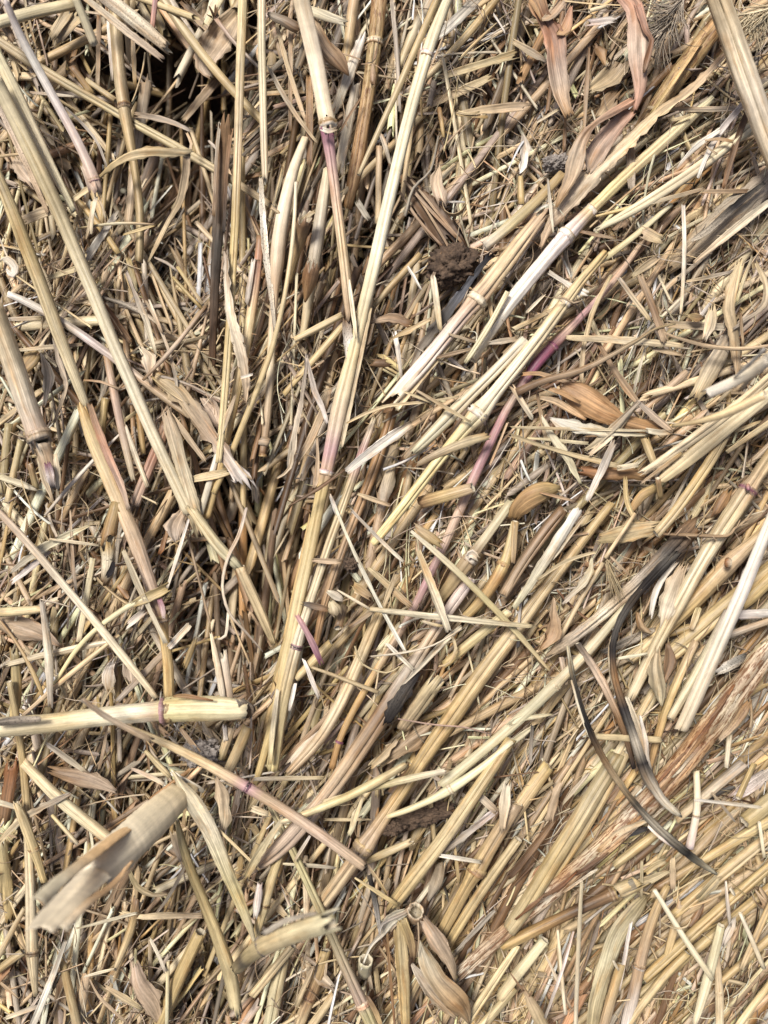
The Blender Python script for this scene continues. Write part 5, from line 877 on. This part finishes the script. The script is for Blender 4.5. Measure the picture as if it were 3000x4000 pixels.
L(13, "1290,520,14 1300,640,26 1315,745,12", 17, 'gold', 'short gold upright sliver right of the fuzzy husk')
L(13, "1540,925,30 1420,1060,36 1290,1190,20", 13, 'grey', 'smooth grey strip between the gold stalks at lower right centre')
# ================================================================ lower right
S(22, "1760,-180,70 1640,170,84 1500,500,98 1350,820,104 1200,1180,104 1098,1415,96", [24, 25, 26, 26, 26, 25], 'cream>white@.4>cream>pale', 'brightest cream white stalk on the right, cut square at its foot', ck=2.45, flat=.8)
S(22, "1390,640,50 1320,820,72 1180,1060,78 1028,1342,64", [17, 19, 20, 20], 'grey>green>pale', 'grey green stalk lying beside the brightest cream one')
o = S(22, "1760,30,84 1640,140,90 1530,225,98 1420,320,134 1300,440,134 1120,640,126 930,800,110 760,960,90", [15, 14, 13, 12, 11, 10, 9, 8], 'gold>tan@.3>gold@.6>straw', 'gold tan stalk with a dark round bud at the right', sp=.3)
S(22, "1385,325,70 1400,332,84 1425,330,50", [18, 19], 'rust>brown>cream', p=o, name='bud', e='point', sp=.9)
S(22, "1740,330,134 1450,560,136 1200,770,130 1050,905,122 880,1050,90", [9, 9, 8, 8, 7], 'gold>straw', 'broad gold straw stalk crossing under the brightest cream stalk', ck=1.9)
o = S(22, "1060,270,70 960,370,66 880,440,60 790,565,52 710,710,48 655,870,44 665,1080,50 715,1270,62 785,1440,62 835,1560,70 885,1700,86 940,1850,62 1030,1930,54 1105,1962,30", [18, 20, 22, 24, 25, 26, 27, 28, 29, 30, 31, 32, 32, 30], 'dkgrey@0>black@.15>dkgrey@.3>black@.42>brown@.5>black@.6>dkgrey@.66>grey@.72>black@.78>grey@.9>cream', 'thick charred black stem curving in a long bow at lower right', mat=M_BLACK, sp=.7, ck=2.2, e='jag')
L(22, "840,500,10 770,570,24 690,720,28 636,880,26 645,1060,26 690,1220,20 720,1330,10", [24, 25], 'tan>cream', p=o, name='pale_edge', curl=.5)
L(22, "745,1200,24 790,1330,40 830,1450,44 870,1600,30", [25, 26], 'cream>tan', p=o, name='pale_edge', curl=.6); L(22, "830,1320,14 860,1450,30 880,1600,24 910,1700,14", 27, 'white>grey', p=o, name='splinter', sp=.6)
S(22, "1190,80,120 1110,150,150 1000,265,138 860,415,110 740,535,104 600,655,92 450,765,92 330,850,90 250,930,50", [16, 17, 17, 17, 16, 15, 14, 13, 12], 'brown@0>dkgrey@.2>grey@.4>tan@.55>cream@.65>grey@.8>tan', 'rough scorched stalk, grey above and cream patched below, under the fanned bristles', sp=.85, mat=M_BLACK, ck=1.8, flat=.75, e='jag')
o = S(22, "360,870,26 395,1080,38 470,1330,44 560,1520,48 640,1670,48 765,1860,48 870,1990,52 1000,2110,60 1150,2200,58 1240,2280,50 1312,2352,22", [19, 22, 25, 28, 30, 32, 33, 33, 32, 30, 28], 'cream@0>dkgrey@.12>black@.3>brown@.42>tan@.5>dkgrey@.6>grey@.7>black@.85>cream', 'long thin charred stem sweeping down right to a white tip', mat=M_BLACK, sp=.8, ck=1.6)
L(22, "385,1090,10 455,1340,18 545,1530,18 625,1665,14", [25, 28], 'cream', p=o, name='pale_edge'); L(23, "880,375,16 960,450,22 1060,520,12", 31, 'white>lilac', p=o, name='splinter')
S(22, "425,850,46 520,1000,62 610,1150,62 690,1330,54 745,1500,44 790,1660,36", [18, 19, 20, 20, 19, 19], 'dkgrey>pinktan@.3>brown@.6>black', 'dark grey brown stem between the two charred curved ones', mat=M_BLACK, sp=.7)
o = bristles(22, "800,10,30 700,150,30 605,300,34", [19, 20, 21], 290, 26, 165, .17, 'straw', 'straw stem ending in a fan of stiff bristles above the charred stems', arc=.12, wd=6, along=.03)
S(22, "590,330,36 450,560,38 320,800,42 270,900,30", [14, 14, 13, 12], 'straw', 'thin straw stem running down left from the fanned bristles')
o = L(22, "430,-20,70 300,200,84 150,400,72 15,625,44", [20, 20, 19, 18], 'white>cream>green', 'pale white ribbed straw below the red brown rolled leaf', curl=.9, up=True, jag=.4)
L(22, "470,30,20 320,230,24 260,310,10", 19, 'cream', p=o, name='splinter')
S(22, "340,-20,84 200,130,92 80,330,84 -60,540,70", 14, 'brown>tan', 'tan brown stalk beside the pale white ribbed straw', ck=1.6)
L(22, "560,170,60 740,150,140 940,90,90", 15, 'dull>straw', 'wide ribbed grey straw blade under the gold straw square cut foot', curl=.4, up=True)
L(22, "1110,355,50 1060,460,100 1005,640,110 980,720,50", 17, 'tan>cream', 'pale tan rolled sheath left of the long purple jointed stalk', name='husk', curl=1.3, up=True)
o = L(22, "945,890,30 935,1020,84 960,1150,86 970,1255,14", [21, 22, 21, 19], 'tan>pale', 'hanging ringed tan husk with a dark inner leaf at lower right', name='husk', curl=1.3, up=True)
L(22, "1010,850,30 1022,970,76 985,1110,24", [19, 20], 'brown', p=o, name='inner_leaf', curl=.8)
L(22, "1065,325,14 965,450,44 920,560,48 900,675,10", 18, 'grey>white', 'curved grey sliver left of the pale tan rolled sheath')
o = S(22, "1760,760,120 1640,930,160 1500,1110,180 1350,1330,190 1200,1520,184 1050,1700,176 850,1900,166 650,2100,150 450,2300,134 250,2460,134 50,2650,110 -150,2810,110 -330,2990,100", [18, 20, 22, 23, 23, 22, 22, 21, 20, 18, 16, 15, 13], 'cream@0>tan@.15>pale@.22>orange@.29>ochre@.36>orange@.43>cream@.5>ochre@.56>pale@.62>orange@.7>cream@.75>orange@.84>cream', 'thickest rotting stalk with rust orange stains slanting through the lower right', sp=1.0, ck=1.9, flat=.75, e='jag', mat=M_RUST)
for q, c in (("1440,1120,16 1360,1230,34 1290,1330,12", 'rust>brown'), ("1400,1190,14 1320,1310,30 1220,1450,14", 'dkbrown>rust'), ("1330,1260,12 1230,1400,26 1140,1530,10", 'orange>rust'), ("1290,1370,14 1200,1500,30 1090,1640,12", 'rust>orange'), ("1470,1180,12 1380,1340,24 1300,1440,12", 'cream>orange'), ("1240,1500,12 1130,1620,28 1040,1720,12", 'rust>cream'), ("1120,1560,10 1010,1680,22 940,1760,10", 'brown>rust'), ("1000,1800,12 900,1880,28 800,1970,12", 'rust>orange'), ("870,1930,12 760,2030,30 650,2130,12", 'orange>rust'), ("1010,1900,10 880,2000,22 780,2060,10", 'cream>straw'), ("620,2210,12 520,2280,30 420,2350,12", 'brown>dkbrown'), ("420,2330,12 320,2420,30 200,2500,12", 'rust>brown'), ("560,2310,10 430,2400,22 330,2470,10", 'cream>tan'), ("220,2470,12 120,2560,26 20,2640,12", 'brown>rust')): L(22, q, 26.5 if float(q.split(',')[1]) < 1800 else 24.5, c, p=o, name='rotten_patch', sp=1, edge=.3, jag=2, curl=.3)
L(22, "1520,1250,80 1440,1370,60 1340,1480,30", [27, 28], 'orange>tan', p=o, name='split_side', sp=1, jag=1.4); L(23, "900,330,24 700,420,50 560,540,30", [26, 24], 'cream>orange', p=o, name='loose_sheath', sp=.8)
L(22, "1660,850,60 1580,930,90 1500,1010,40", [21, 21], 'straw>tan', p=o, name='split_side', jag=1.4)
S(22, "525,1455,44 720,1465,52 965,1478,50", [21, 20, 19], 'straw', 'short level hollow straw tube behind the charred bow', sp=.2)
L(22, "-30,1515,36 60,1450,46 142,1388,16", 17, 'green>pale', 'pale green blade tip left of the level hollow tube')
L(22, "-20,1378,24 80,1332,40 262,1312,10", 18, 'green', 'slender green leaf pointing right at the left of the charred stems', name='dry_leaf', curl=.7)
L(22, "272,555,12 268,700,66 262,800,96 185,890,20", 18, 'tan>orange', 'spiny tan husk left of the scorched stalk foot', name='husk', curl=.8, edge=.2)
L(22, "1440,670,60 1560,662,72 1720,655,60", 16, 'lilac>white', 'whitish level stalk end at the right edge', curl=1.2, up=True, sp=.3)
S(22, "1390,805,54 1540,745,54 1720,690,50", 15, 'grey>tan', 'grey tan stalk rising to the right edge below the whitish end')
S(22, "1408,1440,48 1388,1655,36", [18, 20], 'pale>cream', 'short bright upright straw below the cut foot of the rotting stalk')
S(22, "1190,840,62 1080,1080,66 995,1280,60 940,1500,58 890,1660,40", [12, 13, 13, 12, 10], 'tan>gold@.5>orange', 'gold tan stalk left of the grey green one going down behind the hollow tube')
o = H(22, "980,143,20 1200,152,28 1390,158,26 1440,112,22 1510,60,18 1570,-20,12", [22, 23, 23, 23, 22, 21], 'brown>tan', 'spiky brown seed stem bent at the right above the brown bud')
for q in ("1010,150,8 1040,100,6", "1060,152,8 1100,105,6", "1130,155,8 1160,180,6", "1200,155,8 1240,120,6", "1300,158,8 1330,190,6", "1450,110,10 1480,50,8", "1480,90,10 1540,70,8", "1510,60,8 1560,30,6"): H(22, q, 24, 'tan', p=o, name='spike')
L(22, "812,650,14 840,740,52 900,785,24", 17, 'orange>tan', 'small tan horn shaped husk inside the charred bow', name='husk', curl=1.3, up=True)
S(22, "930,1160,90 780,1420,84 620,1690,84", 9, 'straw>pale', 'pale gold stalk under the lower end of the charred bow', ck=2)
L(22, "590,910,40 760,830,70 930,760,40", 11, 'dkgrey>grey', 'mould specked strip inside the charred bow', sp=1, mat=M_BLACK)
L(22, "690,948,12 780,935,26 870,918,12", 21, 'cream', 'small cream sliver right of the charred bow')
L(22, "1330,1040,20 1420,990,80 1520,930,60", 12, 'white>dkgrey', 'black spotted whitish strip right of the brightest stalk', sp=1, mat=M_BLACK)
L(22, "165,440,12 300,340,26 420,300,26 540,258,12", 21, 'straw', 'curved straw strip left of the fanned bristles')
L(22, "520,290,12 490,420,50 330,590,30", 18, 'green>grey', 'long grey green leaf twisting down left of the fanned bristles', name='dry_leaf', tw=(0, 1))
L(22, "640,290,10 700,350,16 770,415,10", 22, 'tan', 'thin tan whisker right of the fanned bristles')
L(22, "1210,620,50 1190,700,50 1160,760,40", 14, 'yellow>pale', 'small pale yellow chip left of the brightest stalk', jag=.3)
S(22, "1700,400,110 1560,530,112 1490,610,80", 11, 'gold', 'gold stalk just right of the brightest stalk in its upper half')
S(22, "20,60,50 15,200,48 5,330,34", 15, 'gold>straw', 'short gold upright stalk left of the pale white ribbed straw')
L(22, "130,1380,20 130,1500,30 115,1640,20", 18, 'dkgrey>grey', 'thin dark curved sliver left of the level hollow tube', sp=.6)
S(22, "320,940,40 340,1060,44 352,1120,30", 16, 'pinktan>tan', 'small pinkish stub at the top of the long thin charred stem')
S(23, "690,-90,120 600,60,124 480,260,124 330,500,124 200,720,124 70,920,120 -20,1050,110", [17, 18, 19, 19, 19, 18, 16], 'dull@0>straw@.3>gold@.6>straw', 'thick gold green double stalk in the lower right, left of the rotting one', ck=2.1)
S(23, "740,-100,60 690,20,66 600,190,64 450,430,64 330,630,52 255,742,30", 18, 'straw>gold', 'thinner gold stalk pressed against the right of the thick double one')
o = S(23, "655,812,104* 590,850,90 500,885,84 350,950,78 200,1020,84 50,1105,84 -60,1160,70", [20, 19, 18, 17, 16, 15, 14], 'brown@0>dkbrown@.3>amber@.6>gold', 'dark brown stalk with a broken collared end in the lower right', nc='gold>brown>tan', sp=.3)
S(23, "690,800,120 740,775,110 830,735,104", [21, 21, 20], 'straw>gold', p=o, name='broken_collar', e=('open', 'jag'), ck=2.2); L(23, "800,760,60 900,720,56 1010,670,26", 20, 'straw', p=o, name='splinter', jag=1.3); L(23, "860,680,36 930,630,44 995,600,30", 21, 'gold>straw', p=o, name='splinter')
S(23, "452,740,26 436,1000,32 425,1300,32 410,1720,34", 24, 'pale>cream', 'long thin pale straw standing upright near the bottom right')
S(23, "296,1050,22 320,1300,28 346,1595,26", 21, 'pale>cream', 'shorter thin pale straw left of the long upright one')
L(23, "400,1060,10 330,1300,20 215,1620,18", 22, 'lilac>grey', 'fine grey strip crossing the shorter thin pale straw')
L(23, "210,1200,12 300,1380,26 380,1560,22", 19, 'cream>tan', 'thin cream strip crossing behind the shorter pale straw')
S(23, "922,788,32 1060,1010,40 1200,1225,44 1300,1368,38", 24, 'cream>pale', 'clean pale straw slanting down right near the bottom right')
S(23, "1478,938,26 1550,1110,34 1632,1295,34", 23, 'cream>pale', 'short clean pale straw near the right edge at the bottom')
S(23, "1690,850,46 1560,1130,46 1488,1300,34", 21, 'gold>straw', 'gold straw crossing under the short clean pale one')
o = S(23, "1010,760,50 960,860,66 900,1000,80 845,1200,84 828,1282,92* 800,1400,88 740,1700,98", [13, 14, 14, 14, 14, 13, 13], 'gold@0>tan@.5>tan@.65>grey@.75>white', 'stalk tan above and grey white below its joint at the bottom right', nc='tan>brown>white')
L(23, "870,830,40 800,920,100 690,1070,120 620,1250,114 545,1500,90 520,1700,80", [12, 14, 15, 15, 14, 13], 'dull>green>dull', 'smooth olive green blade left of the grey white jointed stalk', name='dry_leaf', curl=.8, up=True, edge=.02)
S(23, "710,1270,70 655,1450,74 590,1700,80", 16, 'gold>tan', 'gold stalk reaching the bottom edge right of the olive blade')
L(23, "770,1000,20 740,1200,34 690,1450,24", 17, 'white>grey', 'narrow white ragged strip right of the olive blade', jag=1)
S(23, "1720,180,124 1620,260,128 1505,352,112", 15, 'straw>gold', 'thick gold stalk with a rounded cut end near the right edge')
S(23, "1720,310,92 1450,470,76 1200,620,66 930,780,60", [12, 11], 'dull>gold>brown', 'dull gold stalk slanting under the tip of the long thin charred stem')
S(23, "1720,400,76 1400,660,92 1200,830,84 1040,960,70", 12, 'straw>gold', 'gold straw stalk, first below the white tip of the charred stem', ck=1.9)
S(23, "1720,600,70 1500,780,80 1350,910,84 1100,1150,84 850,1370,70", 12, 'gold', 'long gold stalk slanting across the lower right corner area', ck=2.1)
S(23, "1720,740,80 1450,960,74 1250,1130,74 1050,1290,72 800,1490,60", 10, 'gold>dull', 'dull gold stalk passing under the clean pale slanting straw')
S(23, "1720,1060,60 1500,1250,60 1345,1395,44", 14, 'gold', 'gold stalk slanting left below the short clean pale straw')
S(23, "1140,1200,60 1000,1335,64 850,1530,62 740,1680,54", 14, 'gold>straw', 'gold stalk left of the lower end of the clean pale slanting straw')
S(23, "1355,1020,60 1310,1230,74 1245,1450,74 1185,1660,40", 17, 'green>pale', 'pale green stalk standing behind the clean pale slanting straw')
S(23, "1325,1200,50 1340,1400,58 1342,1455,66* 1345,1700,58", 14, 'tan>pale', 'upright tan stalk with a faint joint near the bottom right corner', nc='pale>tan>pale')
S(23, "1700,1370,50 1560,1520,54 1460,1690,54", 13, 'gold>straw', 'gold stalk at the bottom right corner')
S(23, "235,-20,96 110,170,104 -20,340,100", [9, 10, 10], 'gold>tan', 'gold brown stalk left of the thick gold green double one')
S(23, "210,1110,74 70,1310,84 -80,1480,76", 11, 'green>straw', 'pale straw stalk slanting left beneath the dark brown one')
S(23, "1500,-30,84 1250,180,80 1060,340,64", [13, 12], 'grey>straw', 'grey straw stalk right of the rotting one, parallel to it')
S(23, "1570,-30,40 1465,195,46", [14, 19], 'gold', 'short gold stalk with round cut pointing down near the right edge')
L(23, "1680,10,80 1550,110,110 1435,190,24", 15, 'grey>lilac', 'splintered grey stalk end behind the short gold one', sp=.9, mat=M_BLACK, jag=1.5)
S(23, "1195,20,50 1200,180,54 1195,310,58* 1150,520,66", [16, 17, 17, 15], 'pale@0>cream@.5>lilac', 'pale upright jointed stalk right of the charred tips', nc='pale>brown>white')
L(23, "1190,205,14 1330,228,24 1500,235,30 1615,260,8", [34, 36], 'white>cream', 'blurred white sliver lying level near the right edge')
L(23, "325,85,26 280,190,54 235,340,46", 18, 'tan', 'curled tan husk left of the thick gold green double stalk', name='husk', curl=1.3, up=True)
L(23, "270,345,20 180,460,50 60,620,60 -20,710,40", [18, 17, 15], 'brown>dkbrown', 'dark brown rough stick left of the thick gold green double stalk', sp=.6)
o = S(23, "60,1400,24 95,1470,40 120,1520,76 165,1600,96 220,1720,92", [20, 20, 20, 19, 18], 'brown@0>tan@.25>straw', 'straw stub with a narrow brown neck in the bottom, left of the thin pale straws', sp=.3, e='jag')
L(23, "-10,1330,8 40,1400,14 80,1450,14", 21, 'brown', p=o, name='neck_fibre'); L(23, "100,1500,8 130,1450,10", 21, 'brown', p=o, name='neck_fibre')
L(23, "1390,735,12 1392,900,28 1420,1025,24", 19, 'white>grey', 'thin white strip upright near the right edge')
L(23, "1445,980,44 1410,1070,60 1365,1155,26", 19, 'white>grey', 'fuzzy white chip below the thin white upright strip', jag=1.5, sp=.5)
L(23, "1290,155,16 1370,250,26 1445,350,14", 19, 'tan>grey', 'thin tan strip slanting above the thick gold rounded end')
S(23, "1600,350,26 1625,470,28 1632,580,26", 19, 'cream>pale', 'small bright upright straw near the right edge')
L(23, "330,230,14 400,150,30 500,30,26", 15, 'pale>grey', 'pale strip between the tan husk and double gold stalk')
H(23, "970,1000,8 1050,1040,12 1130,1030,12 1160,980,8", 26, 'straw', 'curved pale fibre by the clean pale slanting straw')
H(23, "1420,740,8 1470,790,12 1540,840,8", 22, 'gold', 'thin gold fibre near the right edge at the bottom')
L(23, "655,1245,12 672,1280,16 690,1310,10", 22, 'cream', 'tiny cream chip beside the olive blade')
L(23, "1040,590,40 1045,700,50 1040,790,30", 18, 'straw>tan', 'short upright tan strip below the broken collar shreds', jag=1)
L(23, "840,600,20 845,700,26 835,840,18", 22, 'straw', 'narrow straw strip standing over the broken collar')
L(23, "1220,840,40 1300,770,76 1340,700,30", 17, 'dull>straw', 'crumpled straw scrap below the white tip of the charred stem', jag=1.2)
L(23, "1410,770,26 1440,820,24", 20, 'cream', 'tiny cream tube chip near the right edge', curl=1.3, up=True)
S(23, "1100,870,60 1040,1060,66 1000,1240,50", 12, 'tan>gold', 'short tan gold stalk left of the clean pale slanting straw', e='jag')
L(23, "1590,820,90 1640,880,80 1700,900,50", 16, 'tan>orange', 'tan rolled husk at the right edge near the bottom', name='husk', curl=1.1, up=True)
L(23, "640,470,20 800,420,44 890,385,30", 13, 'blue>dkgrey', 'blue grey mouldy strip along the lower side of the rotting stalk', mat=M_BLACK)
S(23, "950,410,70 800,530,74 660,630,64", 11, 'gold>dull', 'dull gold stalk just below the rotting stalk')
# ================================================================ ground under the litter
n = 150; xs = np.linspace(-.30, .30, n); ys = np.linspace(-.36, .36, n); X, Y = np.meshgrid(xs, ys)
PX = X*1e4+1500; PY = 2000-Y*1e4; Zg = -(20+sunk(PX, PY))*1e-3
Zg = Zg+np.array([mnoise.fractal(Vector((x*60, y*60, 0)), 1, 2, 4) for x, y in zip(X.ravel(), Y.ravel())]).reshape(X.shape)*.0022
me = bpy.data.meshes.new('ground'); V = np.stack([X, Y, Zg], -1).reshape(-1, 3); F = grid_faces(n, n, False)
me.from_pydata(V.tolist(), [], F.tolist()); me.polygons.foreach_set('use_smooth', [True]*len(F)); me.materials.append(M_SOIL)
go = bpy.data.objects.new('ground', me); sc.collection.objects.link(go); go['kind'] = 'structure'
# ================================================================ litter nobody could count
MIX = dict(straw=3.0, tan=3.0, pale=2.2, grey=2.4, cream=.9, gold=1.1, brown=1.2, dull=1.0, white=.45, dkbrown=.5, amber=.35, pinktan=.5, dkgrey=.25, green=.4)
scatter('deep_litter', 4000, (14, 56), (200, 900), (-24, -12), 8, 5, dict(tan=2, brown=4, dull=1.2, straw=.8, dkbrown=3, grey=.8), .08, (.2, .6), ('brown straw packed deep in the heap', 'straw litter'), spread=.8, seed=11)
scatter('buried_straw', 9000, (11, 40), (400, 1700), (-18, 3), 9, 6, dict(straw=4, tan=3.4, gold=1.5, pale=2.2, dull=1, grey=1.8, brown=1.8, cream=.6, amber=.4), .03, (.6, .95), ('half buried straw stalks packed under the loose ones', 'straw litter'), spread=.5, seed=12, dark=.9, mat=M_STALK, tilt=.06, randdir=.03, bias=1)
scatter('chaff', 17500, (7, 27), (180, 1000), (-19, 3), 6, 7, MIX, .06, (.12, .35), ('broken straw flakes covering the heap', 'chaff'), spread=.62, seed=13, tilt=.07, randdir=.06, clump=6, csp=30, zpow=.8)
scatter('fine_chaff', 6000, (4, 10), (140, 800), (-14, 7), 5, 6, MIX, .09, (.2, .5), ('fine straw splinters over the heap', 'chaff'), spread=.8, seed=14, tilt=.10, randdir=.14, clump=4, csp=30, bias=-1)
scatter('pale_shreds', 3000, (8, 25), (160, 900), (-6, 5), 7, 7, dict(pale=3, cream=1.6, straw=2, tan=2.4, pinktan=1.2, grey=1.2, gold=.8, white=.6), .05, (.12, .4), ('long pale shredded straw over the heap', 'chaff'), spread=.45, seed=18, dark=.95, tilt=.05, randdir=.03, clump=3, csp=22)
scatter('short_chaff', 3200, (6, 24), (60, 240), (-10, 7), 7, 4, MIX, .06, (.12, .35), ('short broken bits of straw', 'chaff'), spread=1.4, seed=17, tilt=.2, randdir=.4)
scatter('top_chaff', 900, (4, 12), (90, 420), (4, 14), 6, 6, dict(pale=3, cream=2, straw=3, tan=2, white=1.2, grey=1.5, brown=.6), .12, (.2, .5), ('scattered splinters lying on top of the stalks', 'chaff'), spread=1.2, seed=15, randdir=.3, dark=1)
scatter('loose_fibres', 2600, (2.5, 4.5), (120, 500), (-3, 13), 4, 12, dict(pale=3, tan=3, straw=2, grey=2, brown=1), .7, (.7, 1), ('fine curled root like fibres', 'fibre'), spread=1.6, seed=16, curve=.25, randdir=.5)
b = [l for l in THINGS if l]
import collections
dd = [l for l, c in collections.Counter(b).items() if c > 1]; ln = [l for l in b if not 4 <= len(l.split()) <= 16]
print('THINGS', len(THINGS), 'DUP', dd, 'LEN', ln)
print('TRIS', sum(sum(len(p.vertices)-2 for p in o.data.polygons) for o in bpy.data.objects if o.type=='MESH' and o.get('kind')!='stuff'), sum(len(o.data.polygons)*2 for o in bpy.data.objects if o.get('kind')=='stuff'))
